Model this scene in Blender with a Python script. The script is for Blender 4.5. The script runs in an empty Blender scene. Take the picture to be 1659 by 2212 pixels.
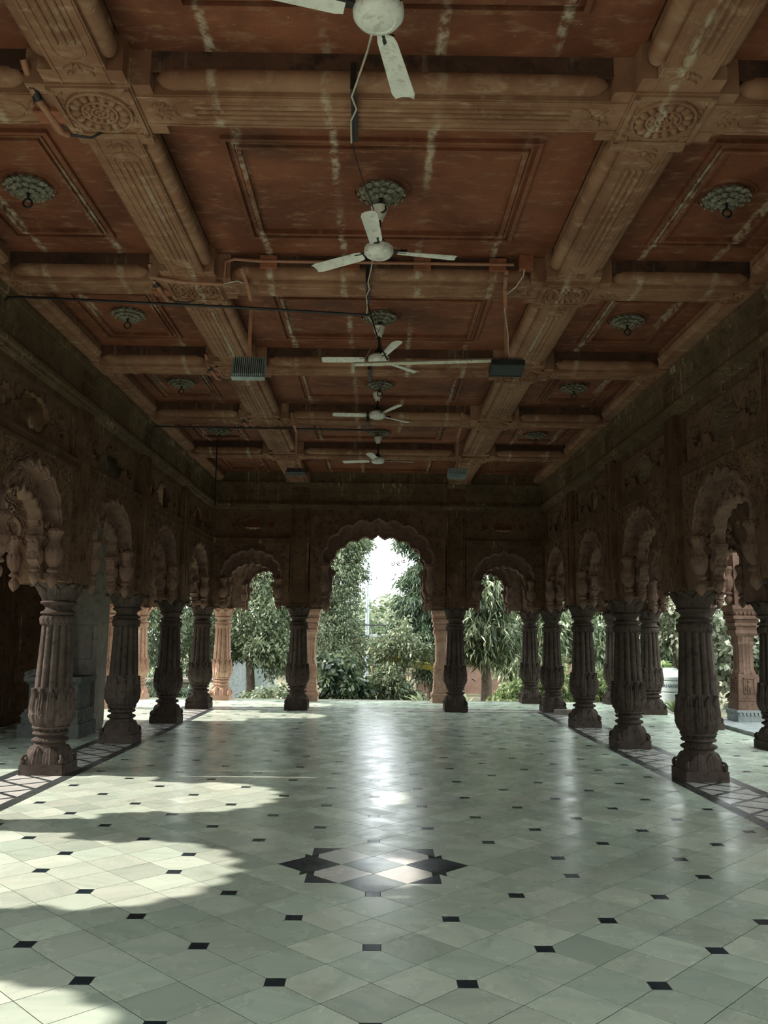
import bpy, math, random
import numpy as np
from mathutils import Vector, Matrix
from mathutils.geometry import tessellate_polygon

PI = math.pi
SC = bpy.context.scene
COL = SC.collection
RNG = random.Random(7)
NPR = np.random.default_rng(11)

# ------------------------------------------------------------------ camera
FPX, PITCH, YAW, ROLL = 1821.546, 0.1411221, 0.0061914, 0.0114247
CAM = Vector((0.0076, 0.0, 1.560))
def cam_axes():
    cp, sp, cy, sy = math.cos(PITCH), math.sin(PITCH), math.cos(YAW), math.sin(YAW)
    w = Vector((sy*cp, cy*cp, sp)); r = Vector((cy, -sy, 0)); u = r.cross(w)
    c, s = math.cos(ROLL), math.sin(ROLL)
    return c*r + s*u, -s*r + c*u, w
_r, _u, _w = cam_axes()
cd = bpy.data.cameras.new('camera'); co = bpy.data.objects.new('camera', cd); COL.objects.link(co)
m = Matrix.Identity(4)
for i in range(3):
    m[i][0], m[i][1], m[i][2], m[i][3] = _r[i], _u[i], -_w[i], CAM[i]
co.matrix_world = m
cd.sensor_fit = 'VERTICAL'; cd.sensor_height = 36.0; cd.lens = FPX/2212*36.0
cd.clip_start = 0.05; cd.clip_end = 600
SC.camera = co

# ------------------------------------------------------------------ world, sun, exposure
wd = bpy.data.worlds.new('sky'); SC.world = wd; wd.use_nodes = True
bg = wd.node_tree.nodes['Background']
bg.inputs['Color'].default_value = (0.90, 0.97, 1.0, 1); bg.inputs['Strength'].default_value = 4.2
sd = bpy.data.lights.new('sun', 'SUN'); sd.energy = 7.4; sd.angle = 0.012; sd.color = (1.0, 0.87, 0.83)
so = bpy.data.objects.new('sun', sd); COL.objects.link(so)
so.rotation_euler = Vector((1.0, 0.015, -0.633)).to_track_quat('-Z', 'Y').to_euler()
vs = SC.view_settings
vs.view_transform = 'Standard'; vs.look = 'None'; vs.exposure = 0.30; vs.gamma = 1.0
vs.use_curve_mapping = False
SC.cycles.max_bounces = 10; SC.cycles.diffuse_bounces = 6; SC.cycles.glossy_bounces = 4
SC.cycles.transparent_max_bounces = 8; SC.cycles.use_denoising = True
SC.cycles.sample_clamp_indirect = 8.0

# ------------------------------------------------------------------ materials
def node_mat(name):
    mt = bpy.data.materials.new(name); mt.use_nodes = True
    nt = mt.node_tree
    return mt, nt, nt.nodes, nt.links, nt.nodes['Principled BSDF']
def mth(nt, op, a, b=None, c=None, clamp=False):
    n = nt.nodes.new('ShaderNodeMath'); n.operation = op; n.use_clamp = clamp
    for i, v in enumerate((a, b, c)):
        if v is None: continue
        if isinstance(v, (int, float)): n.inputs[i].default_value = v
        else: nt.links.new(v, n.inputs[i])
    return n.outputs[0]
def mixc(nt, fac, a, b, mode='MIX'):
    n = nt.nodes.new('ShaderNodeMix'); n.data_type = 'RGBA'; n.blend_type = mode
    for i, v in ((0, fac), (6, a), (7, b)):
        if isinstance(v, (int, float)): n.inputs[i].default_value = v
        elif isinstance(v, tuple): n.inputs[i].default_value = (*v[:3], 1)
        else: nt.links.new(v, n.inputs[i])
    return n.outputs[2]
def noise(nt, vec, scale, detail=4, rough=0.55, dist=0.0):
    n = nt.nodes.new('ShaderNodeTexNoise')
    n.inputs['Scale'].default_value = scale; n.inputs['Detail'].default_value = detail
    n.inputs['Roughness'].default_value = rough; n.inputs['Distortion'].default_value = dist
    if vec is not None: nt.links.new(vec, n.inputs['Vector'])
    return n.outputs['Fac']
def ramp(nt, fac, lo, hi):
    n = nt.nodes.new('ShaderNodeMapRange'); n.interpolation_type = 'SMOOTHSTEP'
    n.inputs['From Min'].default_value = lo; n.inputs['From Max'].default_value = hi
    nt.links.new(fac, n.inputs['Value'])
    return n.outputs['Result']
def bump(nt, h, strength, dist, bsdf):
    b = nt.nodes.new('ShaderNodeBump'); b.inputs['Strength'].default_value = strength; b.inputs['Distance'].default_value = dist
    nt.links.new(h, b.inputs['Height']); nt.links.new(b.outputs[0], bsdf.inputs['Normal'])
def wpos(nt, sc=None):
    g = nt.nodes.new('ShaderNodeNewGeometry')
    if sc is None: return g.outputs['Position']
    mp = nt.nodes.new('ShaderNodeMapping'); mp.inputs['Scale'].default_value = sc
    nt.links.new(g.outputs['Position'], mp.inputs['Vector'])
    return mp.outputs[0]

def stone(name, ca, cb, cc, scale=2.2, rough=0.85, bstr=0.5, bd=0.012, carve=0.0, streak=0.0, streakcol=(0.34, 0.30, 0.22)):
    """weathered stone: three tones in patches, fine grain, optional vertical drip streaks"""
    mt, nt, N, L, B = node_mat(name)
    p = wpos(nt)
    n1 = noise(nt, p, scale, 6, 0.62, 0.3)
    n2 = noise(nt, p, scale*5.3, 5, 0.6)
    c = mixc(nt, ramp(nt, n1, 0.36, 0.64), ca, cb)
    c = mixc(nt, ramp(nt, n2, 0.48, 0.72), c, cc)
    if streak:
        ps = wpos(nt, (19, 19, 0.7))
        s = ramp(nt, noise(nt, ps, 1.0, 3, 0.5), 0.57, 0.70)
        s = mth(nt, 'MULTIPLY', s, mth(nt, 'MULTIPLY', ramp(nt, n1, 0.45, 0.62), streak))
        c = mixc(nt, s, c, streakcol)
    L.new(c, B.inputs['Base Color'])
    B.inputs['Roughness'].default_value = rough
    B.inputs['Specular IOR Level'].default_value = 0.08
    h = noise(nt, p, 26, 6, 0.65)
    if carve:
        v = N.new('ShaderNodeTexVoronoi'); v.feature = 'SMOOTH_F1'; v.inputs['Scale'].default_value = 17
        L.new(p, v.inputs['Vector'])
        h = mth(nt, 'ADD', mth(nt, 'MULTIPLY', h, 0.4), mth(nt, 'MULTIPLY', v.outputs['Distance'], carve))
    bump(nt, h, bstr, bd, B)
    return mt

def ceiling_mat(name='ceiling_red_stone', ca=(0.115, 0.038, 0.018), cb=(0.220, 0.076, 0.036), cc=(0.260, 0.140, 0.078), cd_=(0.055, 0.028, 0.020)):
    mt, nt, N, L, B = node_mat(name)
    p = wpos(nt)
    n1 = noise(nt, p, 1.3, 6, 0.62, 0.5); n2 = noise(nt, wpos(nt, (1, 2.6, 1)), 5.0, 6, 0.65, 0.3)
    c = mixc(nt, ramp(nt, n1, 0.34, 0.66), ca, cb)
    c = mixc(nt, ramp(nt, n2, 0.50, 0.74), c, cc)
    dk = noise(nt, p, 0.8, 5, 0.6)
    c = mixc(nt, mth(nt, 'MULTIPLY', ramp(nt, dk, 0.52, 0.72), 0.55), c, cd_)
    # lime joints every 0.65 m, running along the hall
    sx = N.new('ShaderNodeSeparateXYZ'); L.new(p, sx.inputs[0])
    wob = mth(nt, 'MULTIPLY', mth(nt, 'SUBTRACT', noise(nt, p, 5.0, 6, 0.7), 0.5), 0.09)
    t = mth(nt, 'DIVIDE', mth(nt, 'ADD', mth(nt, 'ADD', sx.outputs[0], wob), 20*0.652 - 0.326), 0.652)
    f = mth(nt, 'ABSOLUTE', mth(nt, 'SUBTRACT', mth(nt, 'FRACT', mth(nt, 'ADD', t, 0.5)), 0.5))
    line = mth(nt, 'SUBTRACT', 1.0, ramp(nt, f, 0.012, 0.062))
    brk = ramp(nt, noise(nt, p, 11, 6, 0.7), 0.38, 0.60)
    brk2 = ramp(nt, noise(nt, p, 0.9, 2, 0.5), 0.40, 0.62)
    s = mth(nt, 'MULTIPLY', mth(nt, 'MULTIPLY', line, brk), mth(nt, 'MULTIPLY', brk2, 0.85))
    c = mixc(nt, s, c, (0.48, 0.41, 0.29))
    # pale efflorescence flecks
    fl = ramp(nt, noise(nt, p, 38, 3, 0.6), 0.70, 0.74)
    c = mixc(nt, mth(nt, 'MULTIPLY', fl, 0.5), c, (0.55, 0.48, 0.38))
    L.new(c, B.inputs['Base Color'])
    B.inputs['Roughness'].default_value = 0.75; B.inputs['Specular IOR Level'].default_value = 0.25
    bump(nt, noise(nt, p, 18, 6, 0.65), 0.35, 0.01, B)
    return mt

def marble(name, ca, cb, vein, rough=0.2, dark=False):
    mt, nt, N, L, B = node_mat(name)
    g = N.new('ShaderNodeNewGeometry'); oi = N.new('ShaderNodeObjectInfo')
    rnd = mth(nt, 'FRACT', mth(nt, 'ADD', g.outputs['Random Per Island'], oi.outputs['Random']))
    off = N.new('ShaderNodeCombineXYZ'); L.new(mth(nt, 'MULTIPLY', rnd, 37.0), off.inputs[2])
    add = N.new('ShaderNodeVectorMath'); add.operation = 'ADD'
    L.new(wpos(nt, (1.0, 1.9, 1.0)), add.inputs[0]); L.new(off.outputs[0], add.inputs[1])
    rot = N.new('ShaderNodeVectorRotate'); rot.rotation_type = 'Z_AXIS'
    L.new(add.outputs[0], rot.inputs['Vector']); L.new(mth(nt, 'MULTIPLY', rnd, 6.0), rot.inputs['Angle'])
    v = rot.outputs[0]
    sv = N.new('ShaderNodeMapping'); sv.inputs['Scale'].default_value = (0.55, 3.2, 1.0); L.new(v, sv.inputs['Vector'])
    n1 = noise(nt, sv.outputs[0], 2.0, 9, 0.62, 0.15)
    n2 = noise(nt, sv.outputs[0], 5.5, 7, 0.66, 0.25)
    rn = N.new('ShaderNodeTexWhiteNoise'); rn.noise_dimensions = '1D'; L.new(mth(nt, 'MULTIPLY', rnd, 91.7), rn.inputs['W'])
    c = mixc(nt, rnd, ca, cb)
    c = mixc(nt, mth(nt, 'MULTIPLY', ramp(nt, n1, 0.42, 0.80), 0.75), c, vein)
    c = mixc(nt, mth(nt, 'MULTIPLY', ramp(nt, n2, 0.54, 0.74), 0.35), c, vein)
    hsv = N.new('ShaderNodeHueSaturation'); L.new(c, hsv.inputs['Color'])
    L.new(mth(nt, 'ADD', mth(nt, 'MULTIPLY', rn.outputs['Value'], 0.34), 0.82), hsv.inputs['Value'])
    c = hsv.outputs['Color']
    if not dark:
        p = wpos(nt)
        st = ramp(nt, noise(nt, p, 1.7, 5, 0.7), 0.56, 0.82)
        c = mixc(nt, mth(nt, 'MULTIPLY', st, 0.50), c, (0.24, 0.19, 0.11))
        sp = ramp(nt, noise(nt, p, 21, 2, 0.5), 0.76, 0.79)
        c = mixc(nt, mth(nt, 'MULTIPLY', sp, 0.6), c, (0.10, 0.085, 0.06))
    L.new(c, B.inputs['Base Color'])
    p = wpos(nt)
    r = noise(nt, p, 3.2, 5, 0.6)
    L.new(mth(nt, 'ADD', mth(nt, 'MULTIPLY', ramp(nt, r, 0.3, 0.7), 0.14), rough), B.inputs['Roughness'])
    B.inputs['Specular IOR Level'].default_value = 0.36
    bump(nt, noise(nt, p, 8, 5, 0.6), 0.07, 0.006, B)
    return mt

def plain(name, col, rough=0.5, metal=0.0, var=0.25, scale=9.0, dirt=None, dirtamt=0.5):
    mt, nt, N, L, B = node_mat(name)
    p = wpos(nt)
    n = noise(nt, p, scale, 5, 0.62)
    c2 = tuple(x*(1-var) for x in col)
    c = mixc(nt, ramp(nt, n, 0.35, 0.65), col, c2)
    if dirt:
        d = ramp(nt, noise(nt, p, scale*3.1, 5, 0.7), 0.50, 0.66)
        c = mixc(nt, mth(nt, 'MULTIPLY', d, dirtamt), c, dirt)
    L.new(c, B.inputs['Base Color'])
    B.inputs['Roughness'].default_value = rough; B.inputs['Metallic'].default_value = metal
    bump(nt, noise(nt, p, scale*4, 4, 0.6), 0.12, 0.004, B)
    return mt

def leaf_mat(name, ca, cb, cc, gloss=0.45):
    mt, nt, N, L, B = node_mat(name)
    p = wpos(nt)
    g = N.new('ShaderNodeNewGeometry')
    c = mixc(nt, mth(nt, 'POWER', g.outputs['Random Per Island'], 1.7), ca, cb)  # wide dark-to-bright spread per leaf imitates sunlit and shaded leaves
    c = mixc(nt, ramp(nt, noise(nt, p, 1.4, 3, 0.6), 0.45, 0.75), c, cc)
    L.new(c, B.inputs['Base Color'])
    B.inputs['Roughness'].default_value = gloss; B.inputs['Specular IOR Level'].default_value = 0.4
    tr = N.new('ShaderNodeBsdfTranslucent'); L.new(c, tr.inputs['Color'])
    mx = N.new('ShaderNodeMixShader'); mx.inputs[0].default_value = 0.28
    L.new(B.outputs[0], mx.inputs[1]); L.new(tr.outputs[0], mx.inputs[2])
    L.new(mx.outputs[0], N['Material Output'].inputs['Surface'])
    return mt

M = {}
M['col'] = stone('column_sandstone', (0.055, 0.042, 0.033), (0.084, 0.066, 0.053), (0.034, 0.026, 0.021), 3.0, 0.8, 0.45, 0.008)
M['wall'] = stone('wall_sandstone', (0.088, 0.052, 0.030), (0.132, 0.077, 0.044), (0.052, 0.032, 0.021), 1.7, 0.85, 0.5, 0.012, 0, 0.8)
M['frieze'] = stone('frieze_stone', (0.115, 0.078, 0.045), (0.165, 0.115, 0.066), (0.075, 0.050, 0.030), 1.7, 0.85, 0.5, 0.012, 0, 1.0, (0.42, 0.38, 0.27))
M['carve'] = stone('carved_sandstone', (0.112, 0.068, 0.042), (0.162, 0.100, 0.060), (0.066, 0.041, 0.027), 2.4, 0.85, 0.7, 0.02, 0.9)
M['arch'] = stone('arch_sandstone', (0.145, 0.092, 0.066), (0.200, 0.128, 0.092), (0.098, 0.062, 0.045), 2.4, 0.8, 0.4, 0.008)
M['pink'] = stone('pink_lit_sandstone', (0.42, 0.255, 0.185), (0.52, 0.34, 0.25), (0.33, 0.19, 0.135), 2.6, 0.8, 0.4, 0.008)
M['grey'] = stone('grey_stone', (0.20, 0.18, 0.145), (0.26, 0.235, 0.19), (0.14, 0.135, 0.115), 2.0, 0.85, 0.4, 0.01, 0, 0.5, (0.2, 0.2, 0.18))
M['bluegrey'] = stone('blue_grey_stone', (0.26, 0.30, 0.29), (0.34, 0.37, 0.35), (0.20, 0.23, 0.22), 2.0)
M['darkgrey'] = stone('dark_grey_stone', (0.085, 0.09, 0.08), (0.12, 0.125, 0.11), (0.06, 0.065, 0.06), 2.0)
M['ceil'] = ceiling_mat()
M['beam'] = ceiling_mat('beam_tan_stone', (0.190, 0.088, 0.047), (0.300, 0.162, 0.092), (0.390, 0.255, 0.155), (0.105, 0.048, 0.029))
M['dark_red'] = stone('shade_dark_red_stone', (0.060, 0.034, 0.024), (0.105, 0.052, 0.032), (0.035, 0.022, 0.018), 1.6, 0.8, 0.4, 0.01, 0, 0.35, (0.30, 0.26, 0.2))
M['marble'] = marble('white_marble', (0.50, 0.605, 0.475), (0.63, 0.705, 0.560), (0.37, 0.48, 0.37), 0.19)
M['marble_pale'] = marble('pale_marble', (0.60, 0.62, 0.55), (0.68, 0.68, 0.60), (0.48, 0.50, 0.44), 0.17)
M['marble_grey'] = marble('grey_green_marble', (0.17, 0.215, 0.20), (0.20, 0.25, 0.225), (0.27, 0.31, 0.27), 0.17)
M['black'] = marble('black_marble', (0.010, 0.020, 0.026), (0.016, 0.028, 0.034), (0.035, 0.045, 0.048), 0.2, True)
M['strip'] = marble('dark_strip_marble', (0.035, 0.045, 0.042), (0.05, 0.06, 0.055), (0.09, 0.10, 0.09), 0.22, True)
M['grout'] = plain('floor_grout', (0.075, 0.09, 0.07), 0.8)
M['grout'].node_tree.nodes['Principled BSDF'].inputs['Specular IOR Level'].default_value = 0.0
M['white'] = plain('old_white_enamel', (0.70, 0.71, 0.62), 0.4, 0, 0.12, 7, (0.22, 0.20, 0.14), 0.45)
M['cream'] = plain('cream_plastic', (0.66, 0.65, 0.54), 0.4, 0, 0.1, 9, (0.28, 0.24, 0.16), 0.4)
M['iron'] = plain('dark_iron', (0.022, 0.020, 0.018), 0.55, 0.3)
M['rubber'] = plain('black_cable', (0.014, 0.012, 0.011), 0.5)
M['lamp'] = plain('grey_green_lamp_casting', (0.27, 0.33, 0.31), 0.45, 0.2, 0.3, 14)
M['lampdark'] = plain('dark_lamp_casting', (0.030, 0.036, 0.036), 0.45, 0.3)
M['copper'] = plain('orange_painted_conduit', (0.36, 0.165, 0.09), 0.5, 0, 0.25, 12, (0.2, 0.1, 0.06), 0.3)
M['orange'] = plain('orange_wood_block', (0.30, 0.10, 0.042), 0.7, 0, 0.35, 12, (0.12, 0.05, 0.03), 0.4)
M['wire'] = plain('pale_wire', (0.55, 0.50, 0.40), 0.5)
M['rust'] = plain('rusty_pale_paint', (0.55, 0.55, 0.42), 0.6, 0, 0.2, 16, (0.20, 0.10, 0.05), 0.7)
M['plaster'] = plain('grey_plaster_flower', (0.25, 0.235, 0.165), 0.8, 0, 0.5, 22, (0.06, 0.055, 0.04), 0.75)
M['bronze'] = plain('dark_bronze', (0.03, 0.026, 0.022), 0.45, 0.5)
M['bark'] = plain('tree_bark', (0.17, 0.13, 0.095), 0.9, 0, 0.45, 14)
M['yellow'] = plain('yellow_paint', (0.75, 0.58, 0.10), 0.5)
M['rail'] = plain('weathered_rail', (0.30, 0.14, 0.06), 0.6, 0.2, 0.5, 5)
M['mast'] = plain('blue_grey_steel', (0.36, 0.42, 0.45), 0.4, 0.4)
M['bluepaint'] = plain('pale_blue_wall_paint', (0.62, 0.68, 0.68), 0.7)
M['redwall'] = plain('red_earth_wall', (0.33, 0.20, 0.145), 0.85, 0, 0.3, 3)
M['tank'] = plain('grey_tank_plastic', (0.40, 0.48, 0.45), 0.45, 0, 0.1, 4)
M['ink'] = plain('dark_blue_lettering', (0.02, 0.05, 0.08), 0.5)
M['soil'] = plain('garden_soil', (0.13, 0.12, 0.06), 0.95, 0, 0.5, 3)
M['flower'] = plain('orange_flower', (0.85, 0.22, 0.05), 0.6)
M['flowery'] = plain('yellow_flower', (0.80, 0.55, 0.04), 0.6)
M['leafA'] = leaf_mat('leaf_deep_green', (0.03, 0.06, 0.028), (0.3, 0.34, 0.19), (0.13, 0.18, 0.085))
M['leafB'] = leaf_mat('leaf_dark_green', (0.018, 0.045, 0.026), (0.2, 0.26, 0.14), (0.07, 0.12, 0.06))
M['leafC'] = leaf_mat('leaf_pale_green', (0.1, 0.145, 0.07), (0.46, 0.52, 0.33), (0.24, 0.31, 0.17))
M['leafD'] = leaf_mat('leaf_hedge_pale', (0.06, 0.085, 0.04), (0.80, 0.82, 0.62), (0.20, 0.25, 0.13), 0.3)  # near-white leaf tone imitates bright highlights on the hedge
M['leafE'] = leaf_mat('leaf_bright_green', (0.1, 0.16, 0.055), (0.42, 0.5, 0.24), (0.18, 0.26, 0.1))
M['leafF'] = leaf_mat('leaf_far_green', (0.08, 0.12, 0.055), (0.38, 0.42, 0.27), (0.24, 0.28, 0.17))

# ------------------------------------------------------------------ mesh helpers
class MB:
    def __init__(s): s.v = []; s.f = []
    def add(s, vs, fs):
        b = len(s.v); s.v.extend([tuple(p) for p in vs]); s.f.extend([tuple(i+b for i in q) for q in fs]); return s
    def box(s, x0, x1, y0, y1, z0, z1):
        return s.add([(x0,y0,z0),(x1,y0,z0),(x1,y1,z0),(x0,y1,z0),(x0,y0,z1),(x1,y0,z1),(x1,y1,z1),(x0,y1,z1)],
                     [(0,3,2,1),(4,5,6,7),(0,1,5,4),(1,2,6,5),(2,3,7,6),(3,0,4,7)])
    def frustum(s, cx, cy, z0, z1, h0, h1, k0=None, k1=None):
        k0 = h0 if k0 is None else k0; k1 = h1 if k1 is None else k1
        v = [(cx+a*h0, cy+b*k0, z0) for a, b in ((-1,-1),(1,-1),(1,1),(-1,1))] + [(cx+a*h1, cy+b*k1, z1) for a, b in ((-1,-1),(1,-1),(1,1),(-1,1))]
        return s.add(v, [(0,3,2,1),(4,5,6,7),(0,1,5,4),(1,2,6,5),(2,3,7,6),(3,0,4,7)])
    def lathe(s, prof, n=24, rf=None, cx=0, cy=0, cap=True):
        b = len(s.v)
        for r, z in prof:
            for i in range(n):
                t = 2*PI*i/n
                q = rf(t, r, z) if rf else r
                s.v.append((cx+q*math.cos(t), cy+q*math.sin(t), z))
        for j in range(len(prof)-1):
            for i in range(n):
                a = b+j*n+i; c = b+j*n+(i+1) % n
                s.f.append((a, c, c+n, a+n))
        if cap:
            s.f.append(tuple(b+i for i in range(n))[::-1]); s.f.append(tuple(b+(len(prof)-1)*n+i for i in range(n)))
        return s
    def tube(s, pts, r, n=6, closed=False):
        pts = [Vector(p) for p in pts]; k = len(pts); b = len(s.v)
        rr = r if isinstance(r, (list, tuple)) else [r]*k
        prev = None
        for i, p in enumerate(pts):
            if closed: d = pts[(i+1) % k]-pts[i-1]
            else: d = pts[min(i+1, k-1)]-pts[max(i-1, 0)]
            d = d.normalized() if d.length > 1e-9 else Vector((0,0,1))
            if prev is None:
                a = d.cross(Vector((0,0,1)))
                if a.length < 1e-3: a = d.cross(Vector((1,0,0)))
            else:
                a = prev - d*prev.dot(d)
                if a.length < 1e-6: a = d.orthogonal()
            a.normalize(); prev = a; e = d.cross(a)
            for q in range(n):
                t = 2*PI*q/n
                s.v.append(tuple(p+(a*math.cos(t)+e*math.sin(t))*rr[i]))
        for i in range(k if closed else k-1):
            for q in range(n):
                a0 = b+i*n+q; a1 = b+i*n+(q+1) % n; c0 = b+((i+1) % k)*n+q; c1 = b+((i+1) % k)*n+(q+1) % n
                s.f.append((a0, a1, c1, c0))
        if not closed:
            s.f.append(tuple(b+q for q in range(n))[::-1]); s.f.append(tuple(b+(k-1)*n+q for q in range(n)))
        return s
    def ball(s, c, rx, ry, rz, nu=8, nv=5):
        b = len(s.v)
        for j in range(1, nv):
            ph = PI*j/nv
            for i in range(nu):
                t = 2*PI*i/nu
                s.v.append((c[0]+rx*math.sin(ph)*math.cos(t), c[1]+ry*math.sin(ph)*math.sin(t), c[2]+rz*math.cos(ph)))
        top = len(s.v); s.v.append((c[0], c[1], c[2]+rz)); s.v.append((c[0], c[1], c[2]-rz))
        for j in range(nv-2):
            for i in range(nu):
                a = b+j*nu+i; d = b+j*nu+(i+1) % nu
                s.f.append((a, a+nu, d+nu, d))
        for i in range(nu):
            s.f.append((top, b+i, b+(i+1) % nu)); q = b+(nv-2)*nu
            s.f.append((top+1, q+(i+1) % nu, q+i))
        return s
    def oball(s, c, d, r, rt, nu=7, nv=5):
        """ellipsoid laid in the plan along angle d: half-length r[0], half-width r[1], height rt"""
        k = MB().ball((0,0,0), r[0], r[1], rt, nu, nv)
        cs, sn = math.cos(d), math.sin(d)
        return s.add([(c[0]+x*cs-y*sn, c[1]+x*sn+y*cs, c[2]+z) for x, y, z in k.v], k.f)
    def poly(s, loops, a, b, to3):
        """flat outline with holes, given thickness between a and b along the normal"""
        allp = [p for lp in loops for p in lp]
        tris = tessellate_polygon([[Vector((p[0], p[1], 0)) for p in lp] for lp in loops])
        n = len(allp)
        vs_ = [to3(p[0], p[1], a) for p in allp]+[to3(p[0], p[1], b) for p in allp]
        fs = [tuple(t) for t in tris]+[tuple(i+n for i in t[::-1]) for t in tris]
        o = 0
        for lp in loops:
            k = len(lp)
            for i in range(k):
                j = (i+1) % k
                fs.append((o+i, o+j, o+j+n, o+i+n))
            o += k
        return s.add(vs_, fs)
    def xf(s, mat):
        s.v = [tuple(mat @ Vector(p)) for p in s.v]; return s
    def mesh(s, name, mat, smooth=35):
        me = bpy.data.meshes.new(name)
        me.from_pydata(s.v, [], s.f); me.materials.append(M[mat] if isinstance(mat, str) else mat)
        if smooth:
            import bmesh
            bm = bmesh.new(); bm.from_mesh(me); bmesh.ops.recalc_face_normals(bm, faces=bm.faces); bm.to_mesh(me); bm.free()
            me.shade_smooth(); me.set_sharp_from_angle(angle=math.radians(smooth))
        me.update(); return me

def put(name, me, parent=None, loc=(0,0,0), rz=0.0, sc=None, rot=None):
    if isinstance(me, MB): raise TypeError
    o = bpy.data.objects.new(name, me); COL.objects.link(o)
    o.location = loc
    o.rotation_euler = rot if rot else (0, 0, rz)
    if sc: o.scale = sc
    if parent: o.parent = parent
    return o
def tag(o, label, cat, group=None):
    o['label'] = label; o['category'] = cat
    if group: o['group'] = group
    return o
def empty(name, loc=(0,0,0), rz=0.0):
    o = bpy.data.objects.new(name, None); COL.objects.link(o); o.location = loc; o.rotation_euler = (0,0,rz); o.empty_display_size = 0.1
    return o
def struct(name, me=None, loc=(0,0,0), rz=0.0):
    o = put(name, me, None, loc, rz) if me else empty(name, loc, rz)
    o['kind'] = 'structure'; return o
def thing(name, label, cat, loc=(0,0,0), rz=0.0, group=None):
    return tag(empty(name, loc, rz), label, cat, group)
def copy_tree(o, parent=None):
    c = o.copy(); COL.objects.link(c); c.parent = parent
    for ch in list(o.children): copy_tree(ch, c)
    return c
def fast_mesh(name, verts, faces4, mat):
    me = bpy.data.meshes.new(name); nv = len(verts); nf = len(faces4); k = faces4.shape[1]
    me.vertices.add(nv); me.vertices.foreach_set('co', np.asarray(verts, np.float32).ravel())
    me.loops.add(nf*k); me.loops.foreach_set('vertex_index', np.asarray(faces4, np.int32).ravel())
    me.polygons.add(nf); me.polygons.foreach_set('loop_start', np.arange(0, nf*k, k, dtype=np.int32))
    me.update(calc_edges=True); me.validate(); me.materials.append(M[mat]); return me

# ------------------------------------------------------------------ layout (metres; camera stands at Y = 0 looking along +Y)
WX = 3.57                     # arcade centre line left and right
CY = [-0.75, 1.87, 4.45, 7.02, 9.55, 12.15, 14.75, 17.40]     # columns along the hall
BACK = 17.40
FX = 1.60                     # the two columns in the back arcade
OX, OY = 5.42, 19.50          # outer arcade
BY = [2.0, 4.62, 7.24, 9.68, 12.12, 14.62]                   # ceiling cross beams
BX = 1.67
ZB, ZP = 4.60, 4.82           # underside of beams, of coffer panels
Y0 = -1.1
STAR = 5.983
PD = 0.863; DD = PD/2

# ================================================================== FLOOR
fl = MB().box(-6.0, 6.0, Y0, 19.78, -0.70, -0.0008)
floor = struct('floor', fl.mesh('floor', 'grout', 0))
edge = MB().box(-6.0, 6.0, 19.70, 19.86, -0.20, 0.004); edge.box(5.94, 6.06, Y0, 19.7, -0.2, 0.004)
put('kerb', edge.mesh('kerb', 'grey', 0), floor)

def clip(poly, x0, x1, y0, y1):
    for ax, lim, sg in ((0, x0, 1), (0, x1, -1), (1, y0, 1), (1, y1, -1)):
        out = []
        for i in range(len(poly)):
            a, b = poly[i-1], poly[i]
            da, db = sg*(a[ax]-lim), sg*(b[ax]-lim)
            if (da >= 0) != (db >= 0):
                t = da/(da-db); out.append((a[0]+t*(b[0]-a[0]), a[1]+t*(b[1]-a[1])))
            if db >= 0: out.append(b)
        poly = out
        if len(poly) < 3: return []
    return poly
def area(p): return abs(sum(p[i-1][0]*p[i][1]-p[i][0]*p[i-1][1] for i in range(len(p))))/2
def tile_faces(mb, p, ztop=0.0, th=0.0015, bev=0.0):
    n = len(p)
    mb.add([(*q, ztop) for q in p]+[(*q, ztop-th) for q in p], [tuple(range(n))]+[(i+n, (i+1) % n+n, (i+1) % n, i) for i in range(n)])
GAP = 0.0026; DOT = 0.044
def row_type(j):            # True: dots at half periods
    if j >= 0: return j % 2 == 0
    return (-1-j) % 2 == 0
def is_dot(i, j4):
    """vertex lattice: X = i*PD/4, Y = STAR + j4*PD/4 ; dots lie on rows with odd j4"""
    if j4 % 2 == 0 or i % 2: return False
    j = (j4-1)//2
    return ((i//2) % 2 == 1) if row_type(j) else ((i//2) % 2 == 0)
Q = PD/4
def tile_outline(i, j):
    """diamond centred on lattice point (i, j), corners that meet a dot are cut square"""
    out = []
    for (a, b) in ((0,-1),(1,0),(0,1),(-1,0)):
        vx, vy = a*Q, b*Q
        if is_dot(i+a, j+b):
            d = DOT
            if a == 0: out += [(-d*(-b), vy-b*d), (d*(-b), vy-b*d)]
            else: out += [(vx-a*d, -d*a), (vx-a*d, d*a)]
        else: out.append((vx, vy))
    k = 1-GAP/(Q*0.7)
    return [(x*k, y*k) for x, y in out]
tiles = []
HX = 3.20
STARDARK = {}
for s in (-1, 1): STARDARK[(2*s, 0)] = 'black'
STARDARK[(0, 0)] = 'marble_grey'; STARDARK[(0, -2)] = 'marble_grey'
STARPALE = {(1,1),(-1,1),(1,-1),(-1,-1)}
STARSPLIT = {(2*a, 2*b): (a, b) for a in (-1, 1) for b in (-1, 1)}
jmin = int((0.0-STAR)/Q)-1; jmax = int((17.0-STAR)/Q)+2
imax = int(HX/Q)+2
shape_cache = {}; field = MB()
def in_view(x, y):
    d = Vector((x, y, 0))-CAM; z = d.dot(_w)
    if z < 0.3: return False
    px = 829.5+FPX*d.dot(_r)/z; py = 1106-FPX*d.dot(_u)/z
    return -60 < px < 1720 and py < 2280
cand = []
for j in range(jmin, jmax):
    for i in range(-imax, imax+1):
        if (i+j) % 2: continue            # centres: half of the lattice points are vertices
        cand.append((i, j))
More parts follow.
